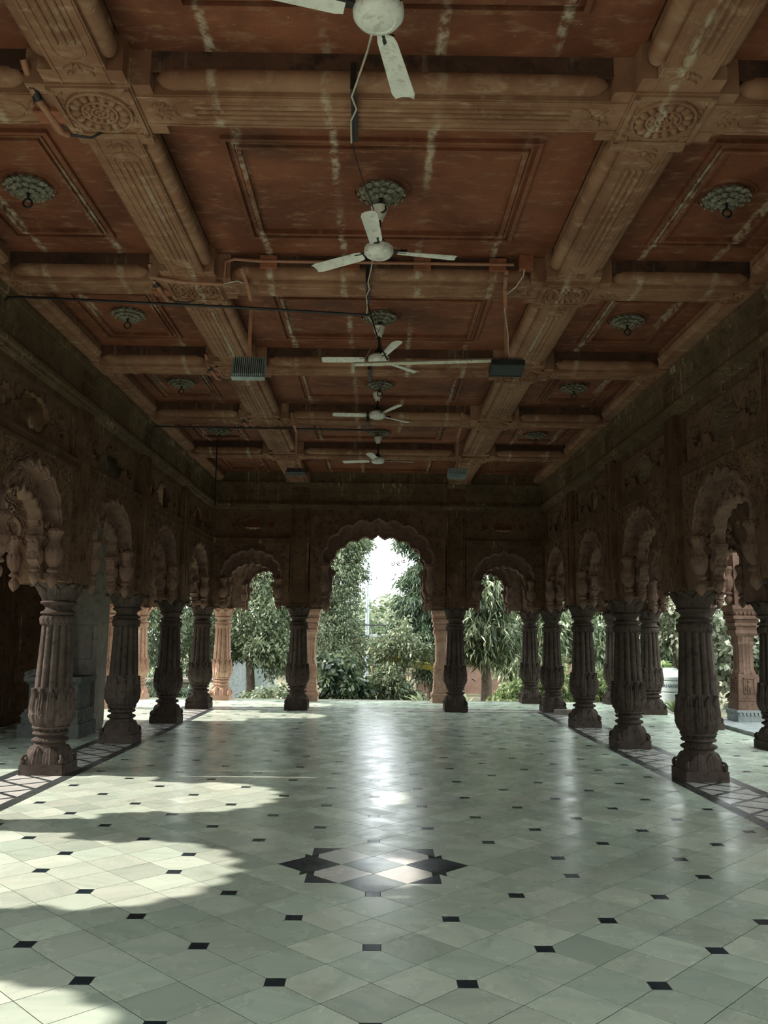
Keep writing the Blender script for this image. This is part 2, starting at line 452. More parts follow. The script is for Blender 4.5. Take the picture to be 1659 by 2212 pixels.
# vertices are at (even i, odd j) or (odd i, even j); tile centres at i+j even
single = []
for (i, j) in cand:
    cx, cy = i*Q, STAR+j*Q
    if abs(cx) > HX+Q or cy < -0.3 or cy > 17.05+Q: continue
    o = tile_outline(i, j)
    w = [(cx+x, cy+y) for x, y in o]
    inside = all(abs(x) <= HX and y <= 17.05 for x, y in w)
    if not inside:
        w = clip(w, -HX, HX, -0.3, 17.05)
        if len(w) < 3 or area(w) < 1e-4: continue
    single.append((cy, i, j, cx, cy, o, w, inside))
single.sort(key=lambda t: t[0])
n_single = 0
for (_, i, j, cx, cy, o, w, inside) in single:
    mat = STARDARK.get((i, j)) or ('marble_pale' if (i, j) in STARPALE else 'marble')
    near = in_view(cx, cy) and n_single < 286
    if (i, j) in STARSPLIT:
        a, b = STARSPLIT[(i, j)]
        # quarter of the tile towards the star is black, the rest white
        tri = [(0, 0), (-a*Q, 0), (0, -b*Q)]
        k = 0.985
        t = MB(); tile_faces(t, [(x*k, y*k) for x, y in (tri if a*b > 0 else tri[::-1])])
        put('star_point', t.mesh('star_point', 'black', 0), floor, (cx, cy, 0))
        rest = [(0, 0), (0, -b*Q), (a*Q, 0), (0, b*Q), (-a*Q, 0)]
        t = MB(); tile_faces(t, [(x*k, y*k) for x, y in (rest if a*b < 0 else rest[::-1])])
        put('marble_tile', t.mesh('marble_tile', 'marble', 0), floor, (cx, cy, 0)); n_single += 1
        continue
    if near or mat not in ('marble',):
        if inside:
            key = (tuple(round(c, 4) for q in o for c in q), mat)
            if key not in shape_cache:
                t = MB(); tile_faces(t, o); shape_cache[key] = t.mesh('marble_tile', mat, 0)
            me = shape_cache[key]
        else:
            t = MB(); tile_faces(t, [(x-cx, y-cy) for x, y in w]); me = t.mesh('marble_tile', mat, 0)
        put('star_tile' if mat != 'marble' else 'marble_tile', me, floor, (cx, cy, 0)); n_single += (mat == 'marble')
    else:
        tile_faces(field, w)
# the black inlay squares
t = MB(); d = DOT-0.001; tile_faces(t, [(-d,-d),(d,-d),(d,d),(-d,d)]); dot_me = t.mesh('black_inlay', 'black', 0)
for j4 in range(jmin, jmax+1):
    for i in range(-imax, imax+1):
        if not is_dot(i, j4): continue
        x, y = i*Q, STAR+j4*Q
        if abs(x) > HX-DOT or y > 17.0 or y < 2.2 or not in_view(x, y): continue
        if abs(x) < 0.5*PD+0.01 and abs(y-STAR) < Q*1.1: continue
        put('black_inlay', dot_me, floor, (x, y, 0))
# aisles and the strip beyond the back columns
fieldb = MB()
def fill(x0, x1, y0, y1):
    for j in range(int((y0-STAR)/Q)-2, int((y1-STAR)/Q)+3):
        for i in range(int(x0/Q)-2, int(x1/Q)+3):
            if (i+j) % 2: 
                if is_dot(i, j):
                    x, y = i*Q, STAR+j*Q
                    if x0+DOT < x < x1-DOT and y0+DOT < y < y1-DOT: tile_faces(fieldb, [(x-d, y-d), (x+d, y-d), (x+d, y+d), (x-d, y+d)])
                continue
            cx, cy = i*Q, STAR+j*Q
            w = clip([(cx+x, cy+y) for x, y in tile_outline(i, j)], x0, x1, y0, y1)
            if len(w) >= 3 and area(w) > 1e-4: tile_faces(field, w)
fill(3.96, 5.93, 2.0, 19.70); fill(-5.93, -3.96, 6.0, 19.70); fill(-3.96, 3.96, 17.75, 19.70)
fo = put('marble_tile_field', field.mesh('marble_tile_field', 'marble', 0), floor); fo['kind'] = 'stuff'
fo = put('black_inlay_field', fieldb.mesh('black_inlay_field', 'black', 0), floor); fo['kind'] = 'stuff'
rest = MB().box(-HX, HX, Y0, -0.3, -0.003, 0).box(-6, -3.96, Y0, 6.0, -0.003, 0).box(3.96, 6.0, Y0, 2.0, -0.003, 0)
put('paving', rest.mesh('paving', 'marble', 0), floor)
# borders under the arcades: two dark strips, white ground, crossing dark inlay
bw = MB()
for s in (-1, 1):
    a, b = sorted((s*3.33, s*3.83)); bw.box(a, b, Y0, 17.75, -0.012, -0.0004)
bw.box(-3.33, 3.33, 17.18, 17.62, -0.012, -0.0004)
put('border_ground', bw.mesh('border_ground', 'marble_pale', 0), floor)
def strip(x0, x1, y0, y1):
    t = MB(); tile_faces(t, [(x0,y0),(x1,y0),(x1,y1),(x0,y1)]); put('border_strip', t.mesh('border_strip', 'strip', 0), floor)
for s in (-1, 1):
    a, b = sorted((s*3.20, s*3.33)); strip(a, b, Y0, 17.18)
    a, b = sorted((s*3.83, s*3.96)); strip(a, b, Y0, 17.75)
strip(-3.33, 3.33, 17.05, 17.18); strip(-3.83, 3.83, 17.62, 17.75)
def bar_mesh(dx, dy, wdt):
    l = math.hypot(dx, dy); nx, ny = -dy/l*wdt/2, dx/l*wdt/2
    t = MB(); tile_faces(t, [(-dx/2-nx, -dy/2-ny), (dx/2-nx, dy/2-ny), (dx/2+nx, dy/2+ny), (-dx/2+nx, -dy/2+ny)], 0.0, 0.0015)
    return t.mesh('cross_inlay', 'strip', 0)
HP = 0.425
ba = bar_mesh(0.5, HP, 0.045); bb = bar_mesh(-0.5, HP, 0.045)
for s in (-1, 1):
    y = 2.2
    while y < 17.0:
        put('cross_inlay', ba, floor, (s*3.58, y+HP/2, 0.0004)); put('cross_inlay', bb, floor, (s*3.58, y+HP/2, 0.0007))
        y += HP

# ================================================================== COLUMNS
def sq(t, p): return (abs(math.cos(t))**p+abs(math.sin(t))**p)**(-1.0/p)
def lerp(a, b, t): return a+(b-a)*max(0.0, min(1.0, t))
def prof(points, n):
    """resample a polyline (r, z) evenly"""
    d = [0]
    for a, b in zip(points, points[1:]): d.append(d[-1]+math.hypot(b[0]-a[0], b[1]-a[1]))
    out = []
    for k in range(n):
        s = d[-1]*k/(n-1); i = 0
        while i < len(d)-2 and d[i+1] < s: i += 1
        t = (s-d[i])/((d[i+1]-d[i]) or 1)
        out.append((lerp(points[i][0], points[i+1][0], t), lerp(points[i][1], points[i+1][1], t)))
    return out
NL = 12
def col_meshes(mat):
    R = {}
    p = MB().box(-0.232, 0.232, -0.232, 0.232, 0.0, 0.112)
    R['plinth'] = p.mesh('plinth', mat, 30)
    # bell shaped base: square foot with upright acanthus leaves and corner curls
    def rb(t, r, z):
        k = (z-0.112)/0.20; e = lerp(9, 2, k*1.15)
        q = r*sq(t, e)/ (1 if e < 2.1 else 1)
        q = min(q, 0.30)
        lf = (4*t/PI*1.0) % 1.0; s = abs(lf-0.5)*2
        top = 0.205+0.085*(1-s**2.0)
        rib = 0.5+0.5*math.cos(s*PI*5)
        if z < top: q += 0.018*(1-0.6*s)+0.006*rib
        return q
    b = MB(); b.lathe(prof([(0.205, 0.112), (0.203, 0.13), (0.195, 0.18), (0.188, 0.23), (0.172, 0.285), (0.155, 0.318), (0.145, 0.325)], 26), 128, rb)
    for a in (-1, 1):
        for c in (-1, 1):
            b.ball((a*0.205, c*0.205, 0.142), 0.030, 0.030, 0.032, 8, 6); b.tube([(a*0.20, c*0.20, 0.14), (a*0.212, c*0.212, 0.17), (a*0.20, c*0.20, 0.195), (a*0.178, c*0.178, 0.205)], [0.026, 0.022, 0.016, 0.010], 6)
    R['base'] = b.mesh('base', mat, 40)
    # neck mouldings: drooping leaf ring, waist, torus, scalloped ring
    def rn(t, r, z):
        if 0.335 < z < 0.372: return r*(1+0.035*math.cos(16*t))
        if 0.468 < z < 0.505: return r*(1+0.022*abs(math.cos(8*t)))
        return r
    c = MB().lathe([(0.140,0.318),(0.168,0.325),(0.186,0.338),(0.190,0.350),(0.178,0.368),(0.150,0.378),(0.142,0.392),(0.150,0.402),(0.178,0.408),(0.190,0.418),(0.190,0.428),(0.178,0.440),(0.158,0.446),(0.154,0.456),(0.165,0.466),(0.186,0.474),(0.194,0.486),(0.192,0.498),(0.178,0.504)], 64, rn)
    for k in range(16):
        t = 2*PI*k/16; c.ball((0.176*math.cos(t), 0.176*math.sin(t), 0.462), 0.012, 0.012, 0.012, 6, 4)
        c.ball((0.176*math.cos(t+0.2), 0.176*math.sin(t+0.2), 0.350), 0.022, 0.022, 0.014, 6, 4)
    R['base_ring'] = c.mesh('base_ring', mat, 45)
    # lotus cup with two rows of leaves
    def Rl(z):
        pts = [(0.50, 0.182), (0.545, 0.215), (0.60, 0.236), (0.66, 0.243), (0.72, 0.240), (0.80, 0.229), (0.86, 0.222), (0.90, 0.224), (0.92, 0.226)]
        for (a, ra), (b_, rb_) in zip(pts, pts[1:]):
            if z <= b_: return lerp(ra, rb_, (z-a)/(b_-a))
        return pts[-1][1]
    def rl(t, r, z):
        lf = (NL*t/(2*PI)) % 1.0; s = abs(lf-0.5)*2
        top = 0.79+0.115*(1-s**1.7)
        lf2 = (NL*t/(2*PI)+0.5) % 1.0; s2 = abs(lf2-0.5)*2
        top2 = 0.575+0.075*(1-s2**2)
        q = Rl(z)
        if z > top: return 0.190
        q *= (1-0.095*s**3)
        q += 0.005*math.cos(s*PI*4)*(0.35+0.65*(z > 0.68))
        if z > 0.87: q += 0.10*(z-0.87)*(1-s)
        if z < top2: q += 0.009*(1-s2*s2*0.6)
        return q
    zs = [0.50+0.42*k/44 for k in range(45)]
    R['lotus_cup'] = MB().lathe([(1, z) for z in zs], 16*NL, rl).mesh('lotus_cup', mat, 50)
    # fluted shaft
    def rs(t, r, z):
        lf = (NL*t/(2*PI)) % 1.0; s = abs(lf-0.5)*2
        rib = math.sqrt(max(0, 1-min(1, s/0.84)**2.0))
        q = r*(0.86+0.14*rib)
        if s > 0.93: q = r*0.895
        return q
    R['shaft'] = MB().lathe([(lerp(0.214, 0.164, (z-0.60)/1.03), z) for z in [0.60+1.03*k/10 for k in range(11)]], 16*NL, rs).mesh('shaft', mat, 40)
    # collar: beads, leaf roll, ring, scallops
    def rc(t, r, z):
        if 1.615 < z < 1.70: return r*(1+0.028*math.cos(20*t))
        if 1.80 < z < 1.856: return r*(1+0.03*abs(math.cos(8*t)))
        return r
    c = MB().lathe([(0.150,1.592),(0.176,1.600),(0.184,1.618),(0.190,1.645),(0.191,1.668),(0.182,1.690),(0.160,1.698),(0.158,1.706),(0.186,1.712),(0.193,1.722),(0.186,1.740),(0.160,1.750),(0.142,1.768),(0.142,1.790),(0.158,1.812),(0.186,1.826),(0.194,1.842),(0.190,1.856),(0.178,1.860)], 80, rc)
    for k in range(24):
        t = 2*PI*k/24; c.ball((0.178*math.cos(t), 0.178*math.sin(t), 1.606), 0.0135, 0.0135, 0.014, 6, 4)
    R['collar'] = c.mesh('collar', mat, 45)
    # capital: leafy bell widening to a square with curled corners
    def rk(t, r, z):
        k = (z-1.852)/0.19; e = lerp(2, 5, k*1.2-0.2)
        q = min(r*sq(t, e), 0.305)
        lf = (8*t/(2*PI)+0.5) % 1.0; s = abs(lf-0.5)*2
        top = 0.62+0.38*(1-s**1.6)
        if k < top: q *= 1+0.075*(1-s**2)*math.sin(PI*min(1, max(0, k/1.05)))+0.018*math.cos(s*PI*5)
        else: q *= 0.93
        return q
    c = MB().lathe(prof([(0.160,1.852),(0.170,1.858),(0.180,1.88),(0.185,1.92),(0.192,1.965),(0.208,2.0),(0.226,2.026),(0.228,2.05)], 26), 160, rk)
    for a in (-1, 1):
        for b_ in (-1, 1):
            c.ball((a*0.222, b_*0.222, 2.030), 0.032, 0.032, 0.026, 8, 6)
    R['capital'] = c.mesh('capital', mat, 45)
    return R
CM = col_meshes('col'); CMP = col_meshes('pink')  # pink set: lighter copy of the column stone, imitating sunlight
def column(loc, label, cat='column', meshes=CM, group=None, rz=0.0):
    t = thing('column', label, cat, loc, rz, group)
    for k, me in meshes.items(): put(k, me, t)
    return t
LN = ['', '', '', 'left column just out of frame before the nearest one', 'nearest column on the left, pale carved sandstone beside the sunlit floor', 'second column on the left, dark, next to the stone pedestal', 'third column on the left, almost black, before the far trees', 'dark column in the far left corner of the hall']
RN = ['', '', '', 'right column just out of frame before the nearest one', 'nearest column on the right, dark, on the zigzag floor border', 'second column on the right, dark, left of the nearest right one', 'third column on the right, thick and black', 'dark column in the far right corner of the hall']
ordn = ['rearmost', 'second unseen', 'first unseen']
for k, y in enumerate(CY):
    for s, names in ((-1, LN), (1, RN)):
        lb = names[k] or '%s %s column behind the viewer along the hall' % (ordn[k], 'left' if s < 0 else 'right')
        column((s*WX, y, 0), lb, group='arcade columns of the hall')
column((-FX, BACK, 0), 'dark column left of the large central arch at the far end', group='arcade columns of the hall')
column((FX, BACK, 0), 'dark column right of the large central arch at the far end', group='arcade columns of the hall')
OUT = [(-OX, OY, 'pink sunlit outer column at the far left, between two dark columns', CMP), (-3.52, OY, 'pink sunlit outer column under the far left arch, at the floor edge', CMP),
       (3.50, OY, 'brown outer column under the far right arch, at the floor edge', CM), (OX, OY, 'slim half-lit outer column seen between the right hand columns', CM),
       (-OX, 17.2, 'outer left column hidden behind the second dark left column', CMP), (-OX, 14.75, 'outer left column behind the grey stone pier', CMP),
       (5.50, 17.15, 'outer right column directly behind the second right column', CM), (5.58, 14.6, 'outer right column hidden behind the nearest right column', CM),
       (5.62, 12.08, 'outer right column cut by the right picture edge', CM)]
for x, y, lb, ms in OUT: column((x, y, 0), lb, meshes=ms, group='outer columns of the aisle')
column((5.62, 9.5, 0), 'outer right column out of frame next to the cut one', group='outer columns of the aisle'); 
for y, w in ((6.95, 'ahead of'), (4.4, 'just ahead of'), (1.87, 'beside'), (-0.75, 'just behind')): column((5.62, y, 0), 'outer right column out of frame, standing %s the viewer' % w, group='outer columns of the aisle')

# square carved pillars at the edge
def pillar_meshes(mat, matb):
    R = {}
    b = MB().box(-0.20,0.20,-0.20,0.20,0,0.16).box(-0.215,0.215,-0.215,0.215,0.16,0.20)
    for k in range(7):
        for s in (-1, 1):
            x = -0.17+0.0567*k
            b.box(x-0.016, x+0.016, s*0.205, s*0.222, 0.115, 0.16); b.box(s*0.205, s*0.222, x-0.016, x+0.016, 0.115, 0.16)
    R['foot'] = b.mesh('foot', matb, 30)
    p = MB().frustum(0,0,0.20,0.36,0.185,0.165).box(-0.175,0.175,-0.175,0.175,0.36,0.385).frustum(0,0,0.385,0.82,0.165,0.150)
    for s in (-1, 1):      # panels with a small carved figure
        for ax in (0, 1):
            q = MB()
            for a0, a1, z0, z1 in ((-0.085,-0.07,0.48,0.76),(0.07,0.085,0.48,0.76),(-0.085,0.085,0.745,0.76),(-0.085,0.085,0.48,0.495)): q.box(a0, a1, 0.150, 0.168, z0, z1)
            q.ball((0, 0.160, 0.70), 0.022, 0.016, 0.026, 8, 6); q.ball((0, 0.160, 0.62), 0.028, 0.018, 0.06, 8, 6); q.tube([(-0.012,0.162,0.58),(-0.02,0.164,0.50)], 0.012); q.tube([(0.012,0.162,0.58),(0.02,0.164,0.50)], 0.012); q.tube([(0.02,0.162,0.66),(0.05,0.164,0.60),(0.045,0.164,0.54)], 0.008)
            q.xf(Matrix.Rotation({(1,0):0,(-1,0):PI,(1,1):PI/2,(-1,1):-PI/2}[(s,ax)], 4, 'Z')); p.add(q.v, q.f)
    R['pedestal'] = p.mesh('pedestal', mat, 30)
    def ro(t, r, z):
        f = (16*t/(2*PI)) % 1.0
        return r*sq(t, 4)*(1-0.05*abs(math.sin(PI*f*1)))
    R['shaft'] = MB().lathe([(0.150,0.82),(0.150,0.86),(0.128,0.90),(0.126,1.30),(0.142,1.34),(0.142,1.38),(0.132,1.40),(0.150,1.50)], 64, ro).mesh('shaft', mat, 35)
    c = MB().frustum(0,0,1.50,1.54,0.15,0.165).box(-0.170,0.170,-0.170,0.170,1.54,1.60).frustum(0,0,1.60,1.68,0.150,0.16).box(-0.185,0.185,-0.185,0.185,1.68,1.73).frustum(0,0,1.73,1.80,0.160,0.175).box(-0.20,0.20,-0.20,0.20,1.80,1.86).frustum(0,0,1.86,1.98,0.17,0.21).box(-0.215,0.215,-0.215,0.215,1.98,2.05)
    for k in range(6):
        for s in (-1, 1):
            x = -0.155+0.062*k; c.ball((x, s*0.185, 1.90), 0.02, 0.02, 0.035, 6, 5); c.ball((s*0.185, x, 1.90), 0.02, 0.02, 0.035, 6, 5)
    R['capital'] = c.mesh('capital', mat, 30)
    return R
PM = pillar_meshes('pink', 'pink'); PMG = pillar_meshes('arch', 'bluegrey')
ptop = MB().box(-0.15, 0.15, -0.15, 0.15, 2.05, 4.3)
def pillar(loc, label, ms=PM, sc=None):
    t = thing('square_pillar', label, 'pillar', loc, 0, 'square carved pillars at the platform edge')
    for k, me in ms.items(): put(k, me, t)
    if sc: t.scale = sc
    return t
pillar((-1.52, OY, 0), 'pink square carved pillar left of the central garden view')
pillar((1.46, OY, 0), 'brown square carved pillar behind the dark right central column')
gate_pillar = pillar((6.62, 15.4, 0.06), 'square carved pillar with figure panel on a grey foot, in front of hedge', PMG, (1.2, 1.2, 1.0))

# ================================================================== ARCADE WALLS
def lobed(a, zs, apex, n, bulge=0.27, tip=0.05, seg=10, pw=0.80):
    """multifoil arch line from the left to the right springing"""
    rise = apex-tip-zs
    K = 400; base = []
    for k in range(K+1):
        t = PI*k/K
        base.append((-a*math.cos(t), zs+rise*math.sin(t)**pw))
    d = [0]
    for p, q in zip(base, base[1:]): d.append(d[-1]+math.hypot(q[0]-p[0], q[1]-p[1]))
    def at_(s):
        i = min(np.searchsorted(d, s), K); i = max(i, 1); t = (s-d[i-1])/((d[i]-d[i-1]) or 1)
        return (lerp(base[i-1][0], base[i][0], t), lerp(base[i-1][1], base[i][1], t))
    cut = [at_(d[-1]*k/n) for k in range(n+1)]
    out = []
    for k in range(n):
        p, q = cut[k], cut[k+1]; dx, dz = q[0]-p[0], q[1]-p[1]; l = math.hypot(dx, dz); nx, nz = -dz/l, dx/l
        for e in range(seg):
            t = e/seg
            h = 4*t*(1-t)*bulge*l
            if k == n//2: h = 4*t*(1-t)*bulge*0.7*l+tip*max(0, 1-abs(t-0.5)*3.2)**2
            out.append((p[0]+dx*t+nx*h, p[1]+dz*t+nz*h))
        if k == n//2:
            pass
    out.append(cut[-1])
    return out
def inset_curve(c, e):
    """shift an open line outward (away from the opening) by e"""
    out = []
    for i in range(len(c)):
        a = c[max(0, i-1)]; b = c[min(len(c)-1, i+1)]
        dx, dz = b[0]-a[0], b[1]-a[1]; l = math.hypot(dx, dz) or 1
        out.append((c[i][0]-dz/l*e, c[i][1]+dx/l*e))
    return out
def bracket_outline(curve, edge, zlow):
    """springing continues down as a stepped bracket to the pier edge; returns the polygon below-left and below-right"""
    L0, R0 = curve[0], curve[-1]; a = R0[0]; zs = R0[1]; h = zs-zlow
    sh = [(0.00, 0.0), (-0.05, -0.02), (-0.06, -0.10), (0.0, -0.14), (0.0, -0.30), (0.03, -0.42), (0.00, -0.55), (0.07, -0.68), (0.08, -0.80), (0.05, -0.86), (0.10, -0.98)]
    right = [(min(edge-0.02, a+x*(edge-a)*2.2), zs+z*h) for x, z in sh]+[(edge-0.01, zlow)]
    left = [(-x, z) for x, z in right][::-1]
    return left, right
v3 = lambda u, z, v: (u, v, z)
def scroll(mb, u, z, r, turn, v, a0, thick=0.012):
    pts = []
    for k in range(11):
        t = k/10; rr = r*(1-0.85*t); an = a0+turn*t*2.1*PI
        pts.append((u+rr*math.cos(an), v, z+rr*math.sin(an)))
    mb.tube(pts, [thick*(1-0.5*k/10) for k in range(11)], 5)
    mb.ball((u, v, z), thick*1.4, thick, thick*1.4, 6, 4)
def bulb_bracket(mb, u, v, z0, z1, r):
    """hanging lotus bud, ring, big ribbed bud and curled leaf, stacked"""
    h = z1-z0
    rf = lambda t, q, z: q*(0.94+0.15*abs(math.cos(5*t+6*(z-z0)/h))**0.7)
    P = [(0.04,0.0),(0.25,0.03),(0.50,0.09),(0.60,0.15),(0.52,0.20),(0.30,0.23),(0.30,0.26),(0.62,0.275),(0.66,0.30),(0.50,0.325),(0.38,0.35),(0.62,0.40),(0.86,0.46),(1.0,0.54),(0.96,0.62),(0.78,0.70),(0.60,0.77),(0.66,0.83),(0.86,0.90),(0.92,0.96),(0.70,1.0)]
    mb.lathe([(p*r, z0+q*h) for p, q in P], 40, rf, u, v)
    for k in range(10):
        t = PI*k/5; mb.oball((u+r*0.93*math.cos(t), v+r*0.93*math.sin(t), z0+0.60*h), t, (0.018, 0.022), 0.05, 6, 5); mb.oball((u+r*0.80*math.cos(t+0.3), v+r*0.80*math.sin(t+0.3), z0+0.93*h), t, (0.028, 0.026), 0.022, 6, 5)
def arch_panel(half, edge, A, B, ztop, zlow, va, vm, vb, name, n=9, relief=True, mats=('carve', 'arch', 'arch')):
    """one bay: hall-side leaf (bigger lobed opening), rear leaf (smaller one), beads, buds, scrollwork"""
    out = []
    cA = lobed(A[0], A[1], A[2], n); cB = lobed(B[0], B[1], B[2], n)
    for c, v0, v1, mt, nm in ((cA, va, vm, mats[0], 'arch_face'), (cB, vm, vb, mats[1], 'arch_rear_face')):
        l, r = bracket_outline(c, edge, zlow)
        loop = [(-half, zlow), *l, *c, *r, (half, zlow), (half, ztop), (-half, ztop)]
        ded = []
        for p in loop:
            if not ded or math.hypot(p[0]-ded[-1][0], p[1]-ded[-1][1]) > 1e-4: ded.append(p)
        out.append((nm, MB().poly([ded], v0, v1, v3).mesh(name+'_'+nm, mt, 30)))
    s = MB()       # soffit lining with a raised lobed bead on the hall side
    e1 = inset_curve(cA, 0.035); e2 = inset_curve(cA, 0.075); e0 = inset_curve(cA, -0.004)
    s.tube([(x, va-0.012, z) for x, z in e1], 0.026, 7); s.tube([(x, va-0.006, z) for x, z in e2], 0.012, 5)
    k = len(e0)
    s.add([(x, va-0.014, z) for x, z in e0]+[(x, vm+0.0, z) for x, z in e0]+[(x, va-0.014, z) for x, z in e1]+[(x, vm, z) for x, z in e1],
          [(i, i+1, k+i+1, k+i) for i in range(k-1)]+[(2*k+i, 2*k+i+1, i+1, i) for i in range(k-1)])
    f1 = inset_curve(cB, 0.02)
    s.tube([(x, vm-0.010, z) for x, z in f1], 0.022, 6); s.tube([(x, vb-0.004, z) for x, z in f1], 0.022, 6)
    if relief:     # leaf scrolls in the recess between the two lobed lines
        for i in range(4, k-4, 5):
            mx, mz = (cA[i][0]+cB[i][0])/2, (cA[i][1]+cB[i][1])/2
            scroll(s, mx, mz, 0.055, 1 if mx < 0 else -1, vm-0.006, 0.6*i, 0.011)
    out.append(('arch_moulding', s.mesh(name+'_moulding', mats[2], 50)))
    b = MB()
    for sg in (-1, 1):
        bulb_bracket(b, sg*(A[0]+0.02), (va+vm)/2-0.05, zlow-0.09, A[1]+0.02, 0.092)
        bulb_bracket(b, sg*(B[0]+0.10), (vm+vb)/2, zlow-0.06, B[1]+0.03, 0.085)
        u = sg*(A[0]+0.02)
        scroll(b, u, A[1]-0.02, 0.05, -sg, va-0.01, PI/2, 0.022); scroll(b, sg*(B[0]-0.03), B[1]-0.03, 0.045, -sg, (vm+vb)/2, PI/2, 0.028)
    out.append(('arch_bracket', b.mesh(name+'_bracket', mats[2], 60)))
    if relief:
        r = MB(); rg = random.Random(len(name)+3)
        zt = ztop-0.07
        top = inset_curve(cA, 0.12)
        for sg in (-1, 1):
            uu = edge-0.09
            tries = 0; got = []
            while len(got) < 34 and tries < 900:
                tries += 1
                u = rg.uniform(0.04, uu); z = rg.uniform(A[1]-0.05, zt)
                j = min(range(len(cA)), key=lambda q: (cA[q][0]-u)**2+(cA[q][1]-z)**2)
                dd = math.hypot(cA[j][0]-u, cA[j][1]-z)
                inside = (abs(u) < A[0] and z < cA[j][1]) 
                if dd < 0.13 or inside: continue
                if any(math.hypot(u-g[0], z-g[1]) < 0.085 for g in got): continue
                got.append((u, z))
                scroll(r, sg*u, z, rg.uniform(0.042, 0.06), rg.choice((-1, 1)), va-0.004, rg.uniform(0, 6), 0.010)
                r.ball((sg*u+rg.uniform(-.04, .04), va-0.002, z+rg.uniform(-.04, .04)), 0.02, 0.012, 0.012, 6, 4)
        out.append(('carved_scrollwork', r.mesh(name+'_scrolls', mats[0], 50)))
    return out
put('upper_post', ptop.mesh('upper_post', 'arch', 0), gate_pillar)
_b = MB()
for sg in (-1, 1): bulb_bracket(_b, sg*0.20, -0.05, 2.05, 2.75, 0.10); bulb_bracket(_b, 0.0, sg*0.20, 2.05, 2.75, 0.10)
put('bracket', _b.mesh('pillar_bracket', 'arch', 60), gate_pillar)
def cartouche(half, z0, z1, zc, wdt, hgt, v0, v1, name, mat='carve'):
    """pierced panel: one long lozenge hole and a leaf-shaped hole on either side"""
    w, h = wdt, hgt
    mid = [(-w,0),(-w*0.92,0.16*h),(-w*0.80,0.10*h),(-w*0.66,0.50*h),(-w*0.55,0.86*h),(-w*0.40,0.80*h),(-w*0.22,1.0*h),(0,0.90*h)]
    mid = mid+[(-x, z) for x, z in mid[-2::-1]]
    mid = mid+[(x, -z) for x, z in mid[-2:0:-1]]
    side = [(-0.55,0),(-0.42,0.55),(-0.20,0.40),(-0.05,0.80),(0.15,0.60),(0.30,0.75),(0.45,0.35),(0.62,0.20),(0.55,0.0)]
    side = side+[(x, -z) for x, z in side[-2:0:-1]]
    loops = [[(-half, z0), (half, z0), (half, z1), (-half, z1)], [(x, zc+z) for x, z in mid][::-1]]
    for s in (-1, 1): 
        lp = [(s*(w*1.42+x*w*0.52), zc+z*h*0.85) for x, z in side]
        loops.append(lp[::-1] if s > 0 else lp)
    mb = MB().poly(loops, v0, v1, v3)
    for lp in loops[1:]: mb.tube([(x, v0-0.004, z) for x, z in lp], 0.010, 5, True)
    return mb.mesh(name, mat, 30)
HALF = 1.30; EDGE = 1.10
SIDEA, SIDEB = (0.66, 2.60, 3.17), (0.53, 2.52, 2.93)
side_arch = arch_panel(HALF-0.14, EDGE, SIDEA, SIDEB, 3.34, 2.06, -0.15, -0.02, 0.09, 'side')
side_cart = cartouche(HALF-0.14, 3.44, 4.08, 3.70, 0.48, 0.19, -0.10, -0.06, 'side_pierced_panel')
ledge = MB().box(-1.14, 1.14, -0.17, 0.10, 3.33, 3.44).box(-1.14, 1.14, -0.185, 0.0, 3.325, 3.35).box(-1.14, 1.14, -0.185, 0, 3.42, 3.45)
ledge_me = ledge.mesh('ledge', 'wall', 30)
frame = MB()
for s in (-1, 1): frame.box(*sorted((s*1.02, s*1.10)), -0.135, -0.10, 3.45, 4.06)
frame.box(-1.10, 1.10, -0.14, -0.10, 3.98, 4.06)
frame_me = frame.mesh('panel_frame', 'wall', 30)
pier = MB().box(-0.19, 0.19, -0.19, 0.19, 2.05, 4.60)
for s in (-1, 1):
    pier.box(*sorted((s*0.10, s*0.125)), -0.205, -0.185, 2.34, 4.05); pier.box(*sorted((s*0.165, s*0.185)), -0.20, -0.185, 2.34, 4.05)
    pier.box(*sorted((s*0.185, s*0.21)), -0.15, -0.12, 2.34, 3.32)
pier.box(-0.205, 0.205, -0.205, 0.205, 2.05, 2.10).box(-0.198, 0.198, -0.198, 0.198, 2.26, 2.30)
for k in range(34):
    z = 2.40+k*0.048
    for s in (-1, 1): pier.ball((s*0.146, -0.196, z), 0.016, 0.012, 0.021, 5, 4)
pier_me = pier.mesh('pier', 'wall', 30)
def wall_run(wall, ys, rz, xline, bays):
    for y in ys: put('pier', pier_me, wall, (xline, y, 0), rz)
    for a, b in bays:
        c = (a+b)/2; k = (b-a)/2.6
        for nm, me in side_arch: put(nm, me, wall, (xline, c, 0), rz, (k, 1, 1))
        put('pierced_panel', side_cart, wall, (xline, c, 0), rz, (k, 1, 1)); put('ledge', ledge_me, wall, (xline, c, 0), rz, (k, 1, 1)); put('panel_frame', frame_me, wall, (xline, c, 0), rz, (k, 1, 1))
wl = struct('wall_left'); wr = struct('wall_right'); wb = struct('wall_back')
bays = list(zip(CY, CY[1:]))
wall_run(wl, CY, PI/2, -WX, bays); wall_run(wr, CY, -PI/2, WX, bays)
